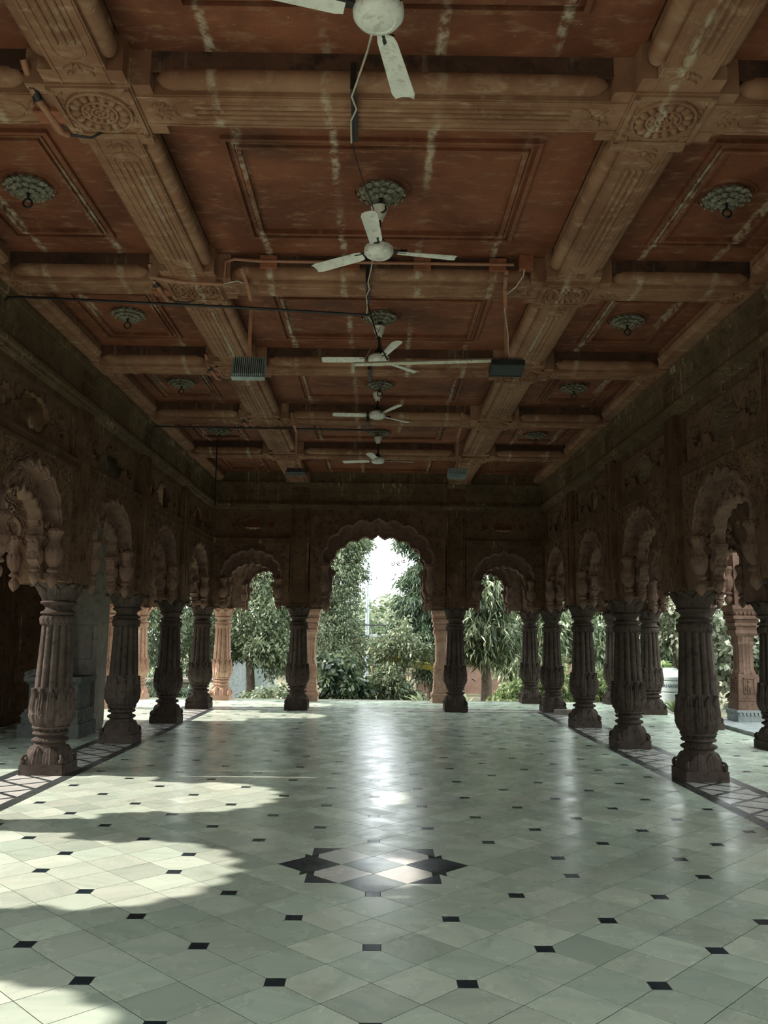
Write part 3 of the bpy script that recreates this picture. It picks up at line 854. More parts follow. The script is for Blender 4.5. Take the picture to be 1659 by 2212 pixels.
def frieze(length, name):
    """cornice and frieze above the arcade, local: u along, v<0 to the hall"""
    f = MB(); l = length/2
    f.box(-l, l, -0.18, 0.19, 4.05, 5.15)
    f.box(-l, l, -0.215, -0.17, 4.06, 4.10).box(-l, l, -0.255, -0.17, 4.10, 4.135).box(-l, l, -0.235, -0.17, 4.135, 4.16).box(-l, l, -0.205, -0.17, 4.16, 4.19)
    f.box(-l, l, -0.195, -0.17, 4.36, 4.385).box(-l, l, -0.20, -0.17, 4.50, 4.53).box(-l, l, -0.23, -0.17, 4.53, 4.60)
    n = int(length/0.052)
    for k in range(n):
        u = -l+0.026+k*0.052
        f.add([(u-0.02, -0.205, 4.19), (u+0.02, -0.205, 4.19), (u, -0.186, 4.235), (u, -0.215, 4.195)], [(0,1,3),(0,3,2),(1,2,3)])
    return f.mesh(name, 'frieze', 30)
yl = CY[-1]-CY[0]+0.38; ymid = (CY[-1]+CY[0])/2
fr = frieze(yl, 'frieze')
put('frieze', fr, wl, (-WX, ymid, 0), PI/2); put('frieze', fr, wr, (WX, ymid, 0), -PI/2)
# back arcade
put('frieze', frieze(2*WX-0.38, 'back_frieze'), wb, (0, BACK, 0))
for x in (-FX, FX): put('pier', pier_me, wb, (x, BACK, 0))
mid_arch = arch_panel(FX-0.16, FX-0.20, (1.06, 2.93, 3.80), (0.93, 2.80, 3.50), 4.06, 2.06, -0.15, -0.01, 0.14, 'middle', 9)
for nm, me in mid_arch: put(nm, me, wb, (0, BACK, 0))
cxs = (WX+FX)/2; hw = (WX-FX)/2
flank = arch_panel(hw-0.12, hw-0.19, (0.55, 2.62, 3.17), (0.43, 2.52, 2.93), 3.34, 2.06, -0.15, -0.01, 0.14, 'flank', 9)
fcart = cartouche(hw-0.14, 3.44, 4.08, 3.74, 0.26, 0.13, -0.10, -0.05, 'back_pierced_panel')
fl_ledge = MB().box(-hw+0.15, hw-0.15, -0.17, 0.10, 3.33, 3.44).mesh('back_ledge', 'wall', 0)
for s in (-1, 1):
    for nm, me in flank: put(nm, me, wb, (s*cxs, BACK, 0))
    put('pierced_panel', fcart, wb, (s*cxs, BACK, 0)); put('ledge', fl_ledge, wb, (s*cxs, BACK, 0))

# outer arcades, aisle roofs and far left wing
wo = struct('wall_outer_back'); wor = struct('wall_outer_right'); wol = struct('wall_outer_left')
oarch = arch_panel(HALF-0.14, EDGE, SIDEA, SIDEB, 3.60, 2.06, -0.12, -0.01, 0.12, 'outer', 9, False, ('arch', 'arch', 'arch'))
opier = MB().box(-0.17, 0.17, -0.17, 0.17, 2.05, 3.60).box(-0.185, 0.185, -0.185, 0.185, 2.05, 2.10).box(-0.185, -0.14, -0.185, -0.14, 2.3, 3.3).box(0.14, 0.185, -0.185, -0.14, 2.3, 3.3)
opier_me = opier.mesh('outer_pier', 'arch', 30)
corn = lambda l: MB().box(-l/2, l/2, -0.17, 0.20, 3.60, 4.30).box(-l/2, l/2, -0.24, -0.16, 3.62, 3.70).box(-l/2, l/2, -0.30, -0.16, 3.70, 3.78).box(-l/2, l/2, -0.38, -0.16, 3.78, 3.86).box(-l/2, l/2, -0.50, -0.16, 3.92, 4.02)
def outer_run(parent, pts, rz):
    for p in pts: put('pier', opier_me, parent, (p[0], p[1], 0), rz)
    for a, b in zip(pts, pts[1:]):
        k = math.hypot(b[0]-a[0], b[1]-a[1])/2.6
        for nm, me in oarch: put(nm, me, parent, ((a[0]+b[0])/2, (a[1]+b[1])/2, 0), rz, (k, 1, 1))
YR = [-0.75, 1.87, 4.4, 6.95, 9.5, 12.08, 14.6, 17.15, OY]
outer_run(wor, [(5.62, y) for y in YR[:6]]+[(5.58, 14.6), (5.50, 17.15), (OX, OY)], -PI/2)
put('cornice', corn(OY+1.0).mesh('outer_cornice', 'pink', 0), wor, (5.60, (OY-1.0)/2+0.2, 0), -PI/2)
LX = -5.45
oarch2 = arch_panel(HALF-0.14, EDGE, (0.88, 2.42, 3.14), (0.78, 2.32, 2.96), 3.30, 2.06, -0.12, -0.01, 0.12, 'outer_left', 9, False, ('arch', 'arch', 'arch'))
ocart = cartouche(HALF-0.14, 3.29, 3.90, 3.52, 0.46, 0.125, -0.05, -0.01, 'outer_pierced_panel', 'arch')
put('cornice', MB().box(-5.3, 5.3, -0.17, 0.2, 3.88, 4.30).box(-5.3, 5.3, -0.30, -0.16, 3.92, 4.02).box(-5.3, 5.3, -0.42, -0.16, 4.06, 4.16).mesh('outer_cornice', 'pink', 0), wol, (LX, 4.4, 0), PI/2)
LY = [y for y in CY if y < 9.0]
for y in LY:
    put('pier', opier_me, wol, (LX, y, 0), PI/2); put('pier', opier_me, wol, (LX, y, 0.29), PI/2)
    column((LX, y, 0), 'outer left column out of frame, standing %s the viewer' % {-0.75: 'just behind', 1.87: 'beside', 4.45: 'just ahead of', 7.02: 'ahead of'}[y], group='outer columns of the aisle')
for a, b in zip(LY, LY[1:]+[9.44]):
    k = (b-a)/2.6
    for nm, me in oarch2: put(nm, me, wol, (LX, (a+b)/2, 0), PI/2, (k, 1, 1))
    put('pierced_panel', ocart, wol, (LX, (a+b)/2, 0), PI/2, (k, 1, 1))
outer_run(wol, [(-OX, 14.75), (-OX, 17.2), (-OX, OY)], PI/2)
put('cornice', corn(5.2).mesh('outer_cornice', 'pink', 0), wol, (-OX, 17.1, 0), PI/2)
# back outer arcade: narrow, wide, narrow bays
outer_run(wo, [(-OX, OY), (-3.52, OY)], 0); outer_run(wo, [(3.50, OY), (OX, OY)], 0)
outer_run(wo, [(-3.52, OY), (-1.52, OY)], 0); outer_run(wo, [(1.46, OY), (3.50, OY)], 0)
omid = arch_panel(1.36, 1.30, (1.12, 2.95, 3.95), (1.02, 2.90, 3.80), 4.3, 2.06, -0.12, -0.01, 0.12, 'outer_middle', 11, False, ('arch', 'arch', 'arch'))
for nm, me in omid: put(nm, me, wo, (-0.03, OY, 0))
put('cornice', MB().box(-OX, -1.40, -0.17, 0.2, 3.60, 4.30).box(1.34, OX, -0.17, 0.2, 3.6, 4.3).box(-OX, -1.40, -0.30, -0.16, 3.62, 3.74).box(1.34, OX, -0.30, -0.16, 3.62, 3.74).box(-OX, -1.40, -0.42, -0.16, 3.78, 3.88).box(1.34, OX, -0.42, -0.16, 3.78, 3.88).mesh('outer_cornice', 'pink', 0), wo, (0, OY, 0))
roof = MB().box(3.75, 6.3, Y0, 20.3, 4.30, 4.55).box(-6.0, -3.75, Y0, 20.3, 4.30, 4.55).box(-3.75, 3.75, 17.6, 20.3, 4.30, 4.55)
rf_ = struct('ceiling_aisle', roof.mesh('ceiling_aisle', 'wall', 0))
# far left wing: solid outer building, cross arch and grey pier
wing = struct('wall_wing', MB().box(-14.0, -6.0, 9.70, 14.6, -0.75, 4.55).mesh('wall_wing', 'wall', 0))
for nm, me in side_arch: put(nm, me, wing, (-4.87, 10.0, 0), 0, (0.94, 1, 1))
put('cross_wall', MB().box(-6.05, -3.78, -0.12, 0.12, 3.34, 4.5).mesh('cross_wall', 'wall', 0), wing, (0, 10.0, 0))
put('end_wall', MB().box(-6.05, -4.95, -0.12, 0.12, 0.0, 4.5).mesh('end_wall', 'wall', 0), wing, (0, 14.45, 0))
gp = struct('wall_grey_pier', MB().box(-4.98, -4.34, 13.25, 13.75, 0.0, 4.3).mesh('wall_grey_pier', 'grey', 0))
# dressed blocks of the pier face
bm_ = {}
for r in range(8):
    z0 = 0.05+r*0.52; off = 0.30 if r % 2 else 0.0
    x = -5.3+off-0.3
    while x < -4.36:
        x1 = min(x+0.60, -4.325)
        a = max(x, -4.97)
        if x1-a > 0.06:
            key = round(x1-a, 3)
            if key not in bm_:
                w_ = (x1-a)/2-0.004; bm_[key] = MB().frustum(0, 0, 0.0, 0.018, w_, w_-0.006, 0.256, 0.250).xf(Matrix.Rotation(PI/2, 4, 'X')).mesh('stone_block', 'grey', 0)
            put('stone_block', bm_[key], gp, ((a+x1)/2, 13.252, z0+0.26))
        x = x1
put('stone_block', MB().box(-4.345, -4.318, 13.24, 13.74, 0.05, 4.2).mesh('stone_quoin', 'grey', 0), gp)
# unseen end wall, set close behind the viewer to brighten the near floor
wf = struct('wall_front')
FY = CY[0]
put('frieze', bpy.data.meshes['back_frieze'], wf, (0, FY, 0), PI)
for x in (-FX, FX):
    put('pier', pier_me, wf, (x, FY, 0), PI)
    column((x, FY, 0), 'column behind the viewer, %s of the front arch' % ('left' if x < 0 else 'right'), group='arcade columns of the hall')
for nm, me in mid_arch: put(nm, me, wf, (0, FY, 0), PI)
for s in (-1, 1):
    for nm, me in flank: put(nm, me, wf, (s*cxs, FY, 0), PI)
    put('pierced_panel', fcart, wf, (s*cxs, FY, 0), PI); put('ledge', fl_ledge, wf, (s*cxs, FY, 0), PI)

# pedestal with lying carved beast, and dark statue half hidden by the first column
pt = thing('stone_pedestal', 'carved grey stone pedestal with scrolls, behind the second left column', 'pedestal', (-4.72, 12.68, 0))
p_ = MB().box(-0.62,0.50,-0.30,0.45,0,0.20).box(-0.58,0.46,-0.27,0.42,0.20,0.30).frustum(-0.06,0.07,0.30,0.36,0.54,0.50,0.36,0.33).box(-0.54,0.44,-0.24,0.40,0.36,0.40)
pt.scale = (0.78, 1, 1); pt.location.x = -4.63
put('step', p_.mesh('step', 'darkgrey', 30), pt)
d_ = MB().box(-0.50,0.40,-0.20,0.36,0.40,0.74).frustum(-0.05,0.08,0.74,0.80,0.45,0.52,0.28,0.34).box(-0.58,0.48,-0.27,0.42,0.80,0.86)
put('die', d_.mesh('die', 'darkgrey', 30), pt)
o_ = MB()
for k in range(7):
    scroll(o_, -0.42+0.13*k, 0.47, 0.055, 1 if k % 2 else -1, -0.215, k, 0.022); o_.ball((-0.42+0.13*k, -0.21, 0.50), 0.05, 0.04, 0.05, 7, 5)
o_.tube([(-0.55,-0.24,0.88),(-0.2,-0.26,0.98),(0.1,-0.25,0.93),(0.25,-0.24,0.99),(0.34,-0.24,0.94),(0.28,-0.24,0.90)], [0.06,0.05,0.045,0.04,0.035,0.02], 7)
o_.ball((0.10,-0.22,1.03), 0.10, 0.07, 0.06, 8, 6); o_.tube([(0.02,-0.22,1.06),(0.06,-0.22,1.14),(0.0,-0.22,1.17)], [0.03,0.02,0.008], 6); o_.tube([(0.14,-0.22,1.05),(0.20,-0.22,1.12),(0.17,-0.22,1.15)], [0.03,0.02,0.008], 6)
put('carved_scroll', o_.mesh('carved_scroll', 'darkgrey', 50), pt)
st = thing('statue', 'dark standing figure with staff, mostly hidden behind the nearest left column', 'statue', (-4.86, 12.78, 0.86))
s_ = MB().lathe([(0.15,0),(0.17,0.05),(0.14,0.35),(0.12,0.55),(0.15,0.72),(0.15,0.80),(0.06,0.86),(0.055,0.88)], 16)
put('body', s_.mesh('body', 'bronze', 60), st)
put('head', MB().ball((0,0,0.97), 0.075, 0.085, 0.10, 12, 9).mesh('head', 'bronze', 60), st)
put('arm', MB().tube([(0.14,0,0.78),(0.22,-0.04,0.62),(0.235,-0.10,0.48),(0.24,-0.12,0.42)], [0.05,0.045,0.04,0.045], 8).mesh('arm', 'bronze', 60), st)
put('staff', MB().tube([(0.23,-0.13,0.0),(0.235,-0.13,0.55)], 0.016, 6).mesh('staff', 'bronze', 60), st)

# ================================================================== CEILING
ce = struct('ceiling', MB().box(-3.80, 3.80, Y0-0.1, 17.65, 4.90, 5.15).mesh('ceiling', 'dark_red', 0))
W2 = 0.235
def beam_mesh(L, name):
    """carved beam between two rosette blocks, along local u"""
    b = MB(); l = L/2; e = 0.17
    b.box(-l, l, -0.150, 0.150, ZB, 4.92)
    for s in (-1, 1):
        for w_ in (-1, 1): b.box(*sorted((s*(l-e+0.05), s*l)), *sorted((w_*0.149, w_*W2)), ZB+0.0015, 4.90)
    for s in (-1, 1):      # big side rolls with rounded stops
        n = 5; pts = [(-l+e-0.03, s*0.172, ZB+0.082)]; rr = [0.012]
        for x, r in ((-l+e, 0.042), (-l+e+0.05, 0.062), (l-e-0.05, 0.062), (l-e, 0.042), (l-e+0.03, 0.012)): pts.append((x, s*0.172, ZB+0.082)); rr.append(r)
        b.tube(pts, rr, 12)
        b.box(-l, l, *sorted((s*0.128, s*0.140)), ZB-0.006, ZB+0.02)
    b.box(-l+e, l-e, -0.19, 0.19, 4.72, 4.92)
    c = 0.34
    for y in (-0.046, 0.0, 0.046):
        b.tube([(-l+c-0.02, y, ZB), (-l+c, y, ZB), (l-c, y, ZB), (l-c+0.02, y, ZB)], [0.006, 0.017, 0.017, 0.006], 8)
    q = c-0.05; lp = []
    for k in range(9): t = PI/2+PI*k/8; lp.append((-l+q+0.085*math.cos(t), 0.085*math.sin(t), ZB))
    for k in range(9): t = -PI/2+PI*k/8; lp.append((l-q+0.085*math.cos(t), 0.085*math.sin(t), ZB))
    b.tube(lp, 0.010, 6, True)
    for s in (-1, 1):      # leaf sprigs at both ends
        x = s*(l-0.13)
        for k in range(5):
            t = -1.0+0.5*k
            b.oball((x-s*0.03*math.cos(t), 0.07*math.sin(t), ZB-0.003), t, (0.035, 0.014), 0.012, 6, 4)
        b.oball((x, 0, ZB-0.004), 0, (0.022, 0.022), 0.016, 8, 4)
        for a in (-1, 1): b.oball((x+s*0.03, a*0.055, ZB-0.003), a*0.8, (0.03, 0.015), 0.012, 6, 4)
    return b.mesh(name, 'beam', 40)
def rosette_meshes():
    b = MB().box(-W2-0.012, W2+0.012, -W2-0.012, W2+0.012, ZB-0.012, 4.90)
    for s in (-1, 1):
        b.box(*sorted((s*0.205, s*0.235)), -0.235, 0.235, ZB-0.026, ZB-0.01); b.box(-0.235, 0.235, *sorted((s*0.205, s*0.235)), ZB-0.026, ZB-0.01)
    r = MB(); z = ZB-0.012
    circ = lambda R, n=32: [(R*math.cos(2*PI*k/n), R*math.sin(2*PI*k/n), z-0.004) for k in range(n)]
    r.tube(circ(0.182), 0.014, 6, True); r.tube(circ(0.098), 0.012, 6, True); r.tube(circ(0.048, 20), 0.010, 6, True)
    for k in range(16):
        t = 2*PI*k/16; r.oball((0.141*math.cos(t), 0.141*math.sin(t), z-0.004), t, (0.034, 0.025), 0.026, 7, 5)
    for k in range(11):
        t = 2*PI*k/11; r.oball((0.073*math.cos(t), 0.073*math.sin(t), z-0.004), t, (0.020, 0.018), 0.024, 6, 5)
    for k in range(6):
        t = PI*k/3; r.ball((0.022*math.cos(t), 0.022*math.sin(t), z-0.002), 0.013, 0.013, 0.014, 6, 4)
    for a in (-1, 1):
        for c in (-1, 1):
            for k in range(4):
                t = math.atan2(c, a)+(-0.9+0.6*k)
                r.oball((a*0.172+0.024*math.cos(t), c*0.172+0.024*math.sin(t), z-0.002), t, (0.022, 0.013), 0.014, 6, 4)
            r.ball((a*0.172, c*0.172, z), 0.012, 0.012, 0.016, 6, 4)
            for k, (dx, dy) in enumerate(((a*0.10, c*0.19), (a*0.19, c*0.10), (a*0.05, c*0.195), (a*0.195, c*0.05))): r.oball((dx, dy, z), math.atan2(dy, dx)+1.2, (0.028, 0.009), 0.010, 6, 4)
    return b.mesh('rosette_block', 'beam', 30), r.mesh('rosette_carving', 'beam', 60)
RB, RC = rosette_meshes()
PXI = 3.38
lanes = [(-PXI, -BX-W2), (-BX+W2, BX-W2), (BX+W2, PXI)]
BYA = [FY-0.24]+BY+[BACK-0.18+W2]
bcache = {}
def beam(L):
    k = round(L, 3)
    if k not in bcache: bcache[k] = beam_mesh(L, 'beam')
    return bcache[k]
for y in BY:
    for x in (-BX, BX):
        o = put('rosette_block', RB, ce, (x, y, 0)); put('rosette_carving', RC, o)
    for a, b in lanes: put('cross_beam', beam(b-a), ce, ((a+b)/2, y, 0))
for a, b in zip(BYA, BYA[1:]):
    y0, y1 = a+W2, b-W2
    for x in (-BX, BX): put('long_beam', beam(y1-y0), ce, (x, (y0+y1)/2, 0), PI/2)
    for s in (-1, 1):   # half beam along the wall
        hb = MB().box(*sorted((s*3.24, s*3.42)), y0, y1, ZB+0.02, 4.9); hb.tube([(s*3.235, y0+0.12, ZB+0.085), (s*3.235, y0+0.16, ZB+0.085), (s*3.235, y1-0.16, ZB+0.085), (s*3.235, y1-0.12, ZB+0.085)], [0.02, 0.06, 0.06, 0.02], 10)
        put('wall_beam', hb.mesh('wall_beam', 'beam', 35), ce)
    for (la, lb) in lanes:
        cx, cy = (la+lb)/2, (y0+y1)/2; hx, hy = (lb-la)/2+0.03, (y1-y0)/2+0.03
        p = put('coffer_panel', MB().box(-hx, hx, -hy, hy, ZP, 4.92).mesh('coffer_panel', 'ceil', 0), ce, (cx, cy, 0))
        mm = MB(); ins = 0.40 if lb-la > 2 else 0.36
        for d_, r_, t_ in ((0, 0.016, 0.030), (0.050, 0.010, 0.018), (0.088, 0.018, 0.036)):      # stepped frame: two fillets round a small bead
            ix, iy = hx-ins-d_, hy-ins-d_
            for sg in (-1, 1):
                mm.box(-ix-r_, ix+r_, sg*iy-r_, sg*iy+r_, ZP-t_, ZP+0.005); mm.box(sg*ix-r_, sg*ix+r_, -iy+r_, iy-r_, ZP-t_, ZP+0.005)
        put('panel_moulding', mm.mesh('panel_moulding', 'ceil', 0), p)
        # sides of the coffer, coloured dark to stand in for shade in the recess
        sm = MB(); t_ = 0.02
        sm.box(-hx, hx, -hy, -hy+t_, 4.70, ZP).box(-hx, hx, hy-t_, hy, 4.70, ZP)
        put('coffer_side', sm.mesh('coffer_side', 'dark_red', 0), p)

# plaster flowers with hooks
def medallion_meshes():
    f = MB(); z = ZP
    f.lathe([(0.145, z+0.01), (0.15, z-0.012), (0.12, z-0.03), (0.05, z-0.055), (0.0, z-0.06)], 24)
    for ring, (R, n, l, w, dz) in enumerate(((0.135, 14, 0.045, 0.030, 0.028), (0.095, 11, 0.042, 0.028, 0.050), (0.052, 8, 0.036, 0.022, 0.068))):
        for k in range(n):
            t = 2*PI*(k+0.5*ring)/n
            f.oball((R*math.cos(t), R*math.sin(t), z-dz), t, (l, w), 0.017, 7, 4); f.oball(((R+l*0.8)*math.cos(t), (R+l*0.8)*math.sin(t), z-dz-0.012), t, (0.014, w*0.7), 0.012, 6, 4)
    h = MB().tube([(0,0,z-0.05), (0,0,z-0.12)], 0.011, 6)
    h.tube([(0.033*math.cos(2*PI*k/14), 0, z-0.148+0.033*math.sin(2*PI*k/14)) for k in range(14)], 0.008, 6, True)
    c = MB().tube([(0.21*math.cos(2*PI*k/32), 0.21*math.sin(2*PI*k/32), z) for k in range(32)], 0.012, 6, True)
    return f.mesh('flower', 'plaster', 50), h.mesh('hook', 'iron', 50), c.mesh('rim', 'ceil', 50)
MF, MH, MR = medallion_meshes()
MY = [3.3, 5.88, 8.40, 10.82, 13.52]
nth = ['nearest', 'second', 'third', 'fourth', 'fifth']
for k, y in enumerate(MY):
    for x, w in ((-2.62, 'left row'), (0.0, 'centre row above the fans'), (2.57, 'right row')):
        if k == 0 and x: continue
        t = thing('ceiling_medallion', 'grey leafy plaster ceiling medallion with hook, %s in the %s' % (nth[k], w), 'ceiling medallion', (x, y, 0), 0, 'ceiling medallions')
        put('flower', MF, t); put('hook', MH, t); put('rim', MR, t)

# ================================================================== FANS
def fan_meshes():
    R = {}
    R['motor'] = MB().lathe([(0.0,-0.052),(0.058,-0.052),(0.066,-0.046),(0.072,-0.050),(0.092,-0.043),(0.108,-0.022),(0.110,0.0),(0.106,0.010),(0.108,0.014),(0.100,0.030),(0.060,0.052),(0.022,0.060),(0.022,0.10)], 36).mesh('motor', 'white', 40)
    R['rod'] = None
    b = MB(); n = 12; vs_ = []; fs = []
    for k in range(n+1):
        t = k/n; x = 0.145+0.445*t; w0 = lerp(0.048, 0.058, t); w1 = lerp(0.045, 0.060, t)
        if k == n: w0 *= 0.80; w1 *= 0.80
        if k == 0: w0 *= 0.85; w1 *= 0.85
        tw = 0.24-0.10*t
        for q in (-1, -0.4, 0.35, 1):
            y = w0*q if q < 0 else w1*q; z = -0.010*q*q
            vs_ += [(x, y*math.cos(tw)-z*math.sin(tw), y*math.sin(tw)+z)]
    for k in range(n):
        for q in range(3): i = k*4+q; fs.append((i, i+1, i+5, i+4))
    m_ = len(vs_)
    vs2 = [(x, y, z+0.004) for x, y, z in vs_]; f2 = [tuple(i+m_ for i in q[::-1]) for q in fs]
    per = [i*4 for i in range(n+1)]+[n*4+1, n*4+2]+[i*4+3 for i in range(n, -1, -1)]+[2, 1]
    for a, c in zip(per, per[1:]+per[:1]): fs.append((a, c, c+m_, a+m_))
    b.add(vs_+vs2, fs+f2)
    R['blade'] = b.mesh('blade', 'white', 30)
    R['blade_arm'] = MB().box(0.09, 0.20, -0.020, 0.020, 0.000, 0.008).box(0.16, 0.21, -0.034, 0.034, 0.002, 0.010).mesh('blade_arm', 'iron', 0)
    return R
FMH = fan_meshes()
def cup(z0, z1): return MB().lathe([(0.018,z0),(0.030,z0),(0.034,z0+0.02),(0.050,z0+0.4*(z1-z0)),(0.060,z0+0.75*(z1-z0)),(0.064,z1-0.012),(0.050,z1),(0.0,z1)], 24)
FANS = [((-0.02, 3.25, 4.17), [77, 197, 317], 'ceiling fan nearest the viewer, cut by the top picture edge'),
        ((-0.017, 5.92, 4.36), [147, 9, -97], 'large white ceiling fan, second from the viewer, below the wide coffer'),
        ((-0.013, 8.42, 4.353), [178, -72, 45], 'white ceiling fan, third from the viewer, above the rusty bar'),
        ((-0.029, 10.88, 4.404), [182, -62, 40], 'white ceiling fan, fourth from the viewer'),
        ((-0.02, 13.45, 4.318), [166, 8, -104], 'smallest and farthest white ceiling fan in the row')]
for (loc, az, lb) in FANS:
    t = thing('ceiling_fan', lb, 'ceiling fan', loc, 0, 'ceiling fans down the middle of the hall')
    put('motor', FMH['motor'], t)
    top = ZP-0.10-loc[2]
    put('rod', MB().tube([(0,0,0.05),(0.004,0,top*0.5),(0,0,top+0.03)], 0.013, 8).mesh('rod', 'iron', 50), t)
    put('canopy', cup(top-0.125, top-0.01).mesh('canopy', 'cream', 40), t)
    put('lower_cup', MB().lathe([(0.055,0.045),(0.050,0.07),(0.030,0.10),(0.018,0.12)], 20).mesh('lower_cup', 'iron', 40), t)
    for a in az:
        b = put('blade', FMH['blade'], t, (0,0,0.0), math.radians(a)); put('blade_arm', FMH['blade_arm'], b)

# ================================================================== LAMPS, BARS, WIRES
def flood(loc, hang, label, tilt, rz, sc=1.0, dark='lamp'):
    t = thing('floodlight', label, 'floodlight', loc, 0, 'floodlights hung on bars from the beams')
    h = empty('lamp_head'); h.parent = t; h.rotation_euler = (tilt, 0, rz); h.scale = (sc, sc, sc)
    bdy = MB().box(-0.14, 0.14, -0.10, 0.10, -0.030, 0.012)
    put('housing', bdy.mesh('housing', dark, 0), h)
    fin = MB().box(-0.0035, 0.0035, -0.094, 0.094, 0.012, 0.05).mesh('fin', dark, 0)
    for k in range(15): put('fin', fin, h, (-0.126+0.018*k, 0, 0))
    put('rim', MB().box(-0.148, 0.148, -0.108, -0.098, -0.036, 0.018).box(-0.148, 0.148, 0.098, 0.108, -0.036, 0.018).box(-0.148, -0.138, -0.1, 0.1, -0.036, 0.018).box(0.138, 0.148, -0.1, 0.1, -0.036, 0.018).mesh('rim', dark, 0), h)
    put('glass', MB().box(-0.13, 0.13, -0.09, 0.09, -0.034, -0.030).mesh('glass', 'lampdark', 0), h)
    l = Vector(loc); hv = [Vector(p)-l for p in hang]
    bar = MB()
    for a, b in zip(hv, hv[1:]):
        d = (b-a); s = Vector((1,0,0)).cross(d).normalized()*0.003; w = Vector((0.016,0,0))
        bar.add([a-w-s, a+w-s, a+w+s, a-w+s, b-w-s, b+w-s, b+w+s, b-w+s], [(0,1,2,3),(4,5,6,7),(0,1,5,4),(1,2,6,5),(2,3,7,6),(3,0,4,7)])
    put('hanger', bar.mesh('hanger', 'copper', 0), t)
    return t
flood((-1.168, 7.28, 3.875), [(-1.215, 7.00, 4.68), (-1.175, 7.05, 4.56), (-1.168, 7.28, 4.50), (-1.168, 7.28, 3.93)], 'grey finned floodlight facing away, hung left of the third fan', math.radians(70), 0)
flood((1.135, 7.28, 3.915), [(1.10, 7.00, 4.70), (1.09, 7.06, 4.55), (1.13, 7.28, 4.46), (1.135, 7.28, 3.96)], 'dark floodlight facing down at the right end of the rusty bar', math.radians(-12), 0.0, 1.0, 'lampdark')
flood((-1.215, 12.15, 3.86), [(-1.275, 11.88, 4.68), (-1.235, 11.9, 4.50), (-1.22, 12.15, 4.45), (-1.215, 12.15, 3.9)], 'small black floodlight hung far back on the left', math.radians(20), 0.0, 1.0, 'lampdark')
flood((1.148, 12.15, 3.865), [(1.20, 11.88, 4.72), (1.18, 11.9, 4.5), (1.155, 12.15, 4.40), (1.148, 12.15, 3.9)], 'small grey floodlight hung far back on the right', math.radians(160), 0.0, 0.95, 'lamp')
bar = MB().tube([(-0.235, 7.25, 3.915), (1.055, 7.25, 3.970)], 0.020, 4); bar.box(-0.25, -0.225, 7.235, 7.265, 3.845, 3.93); bar.box(1.03, 1.06, 7.235, 7.265, 3.90, 3.98)
tag(put('tube_light_bar', bar.mesh('tube_light_bar', 'rust', 0)), 'long pale rusty light batten hung under the third fan', 'light batten')
def chain(name, pts, r, mat, label, cat='cable', n=5):
    return tag(put(name, MB().tube(pts, r, n).mesh(name, mat, 60)), label, cat)
def sag(a, b, s, k=8):
    a, b = Vector(a), Vector(b)
    return [tuple(a.lerp(b, i/k)+Vector((0,0,-s*4*(i/k)*(1-i/k)))) for i in range(k+1)]
chain('hanging_chain', sag((-0.115, 7.30, 4.50), (0.07, 7.26, 3.96), 0.05)+[], 0.007, 'iron', 'dark chain dropping from the beam to the rusty light batten', 'chain')
chain('hanging_wire', sag((0.0, 8.15, 4.60), (-0.14, 7.26, 3.95), 0.01), 0.004, 'wire', 'thin stay wire from the third fan rod to the batten', 'wire')
chain('black_pipe', [(-3.40, 7.30, 4.15), (-3.40, 7.30, 4.46), (-3.36, 7.29, 4.505), (-3.25, 7.28, 4.512), (-1.2, 7.26, 4.43), (-0.10, 7.25, 4.372)], 0.013, 'rubber', 'black pipe slung from the left wall under the beam to the third fan', 'pipe', 7)
chain('black_pipe_far', [(-3.38, 12.2, 4.0), (-3.38, 12.2, 4.50), (-3.3, 12.2, 4.53), (-0.25, 12.1, 4.49), (0.0, 12.1, 4.49)], 0.014, 'rubber', 'black pipe along the far beam to the fourth fan', 'pipe', 7)
# cable runs over beam 1 and 2 down the middle
def strap(name, x, y0, y1, label):
    t = tag(put(name, MB().box(x-0.017, x+0.017, y0, y1, ZB-0.035, ZB-0.018).box(x-0.017, x+0.017, y0-0.02, y0, ZB-0.035, ZB+0.13).mesh(name, 'rubber', 0)), label, 'cable duct')
    return t
strap('cable_duct', -0.165, 4.36, 4.86, 'black cable duct strapped across the first visible beam')
strap('cable_duct', -0.115, 7.0, 7.46, 'black cable duct strapped across the beam behind the second fan')
strap('cable_duct', -0.125, 9.46, 9.92, 'black cable duct strapped across the beam behind the third fan')
strap('cable_duct', -0.17, 11.9, 12.36, 'black cable duct strapped across the beam behind the fourth fan')
chain('fan_wire', [(-0.05, 3.33, 4.12), (-0.075, 3.75, 4.36), (-0.14, 4.25, 4.55), (-0.175, 4.40, 4.56), (-0.15, 4.5, 4.55), (-0.185, 4.62, 4.555), (-0.19, 4.84, 4.55)], 0.006, 'wire', 'pale wire from the nearest fan to the black duct on the beam', 'wire')
chain('fan_wire', [(-0.19, 4.84, 4.55), (-0.16, 5.2, 4.62), (-0.12, 5.55, 4.66), (-0.07, 5.8, 4.66), (-0.03, 5.9, 4.58)], 0.004, 'rubber', 'thin dark wire from the first beam up to the second fan', 'wire')
chain('fan_wire', [(-0.06, 5.97, 4.31), (-0.08, 6.4, 4.42), (-0.11, 6.95, 4.56), (-0.10, 7.1, 4.555), (-0.13, 7.25, 4.55), (-0.12, 7.45, 4.54), (-0.13, 7.6, 4.52), (-0.05, 7.9, 4.50), (0.0, 8.3, 4.60)], 0.006, 'wire', 'twisted pale wire from the second fan across the beam to the third', 'wire')
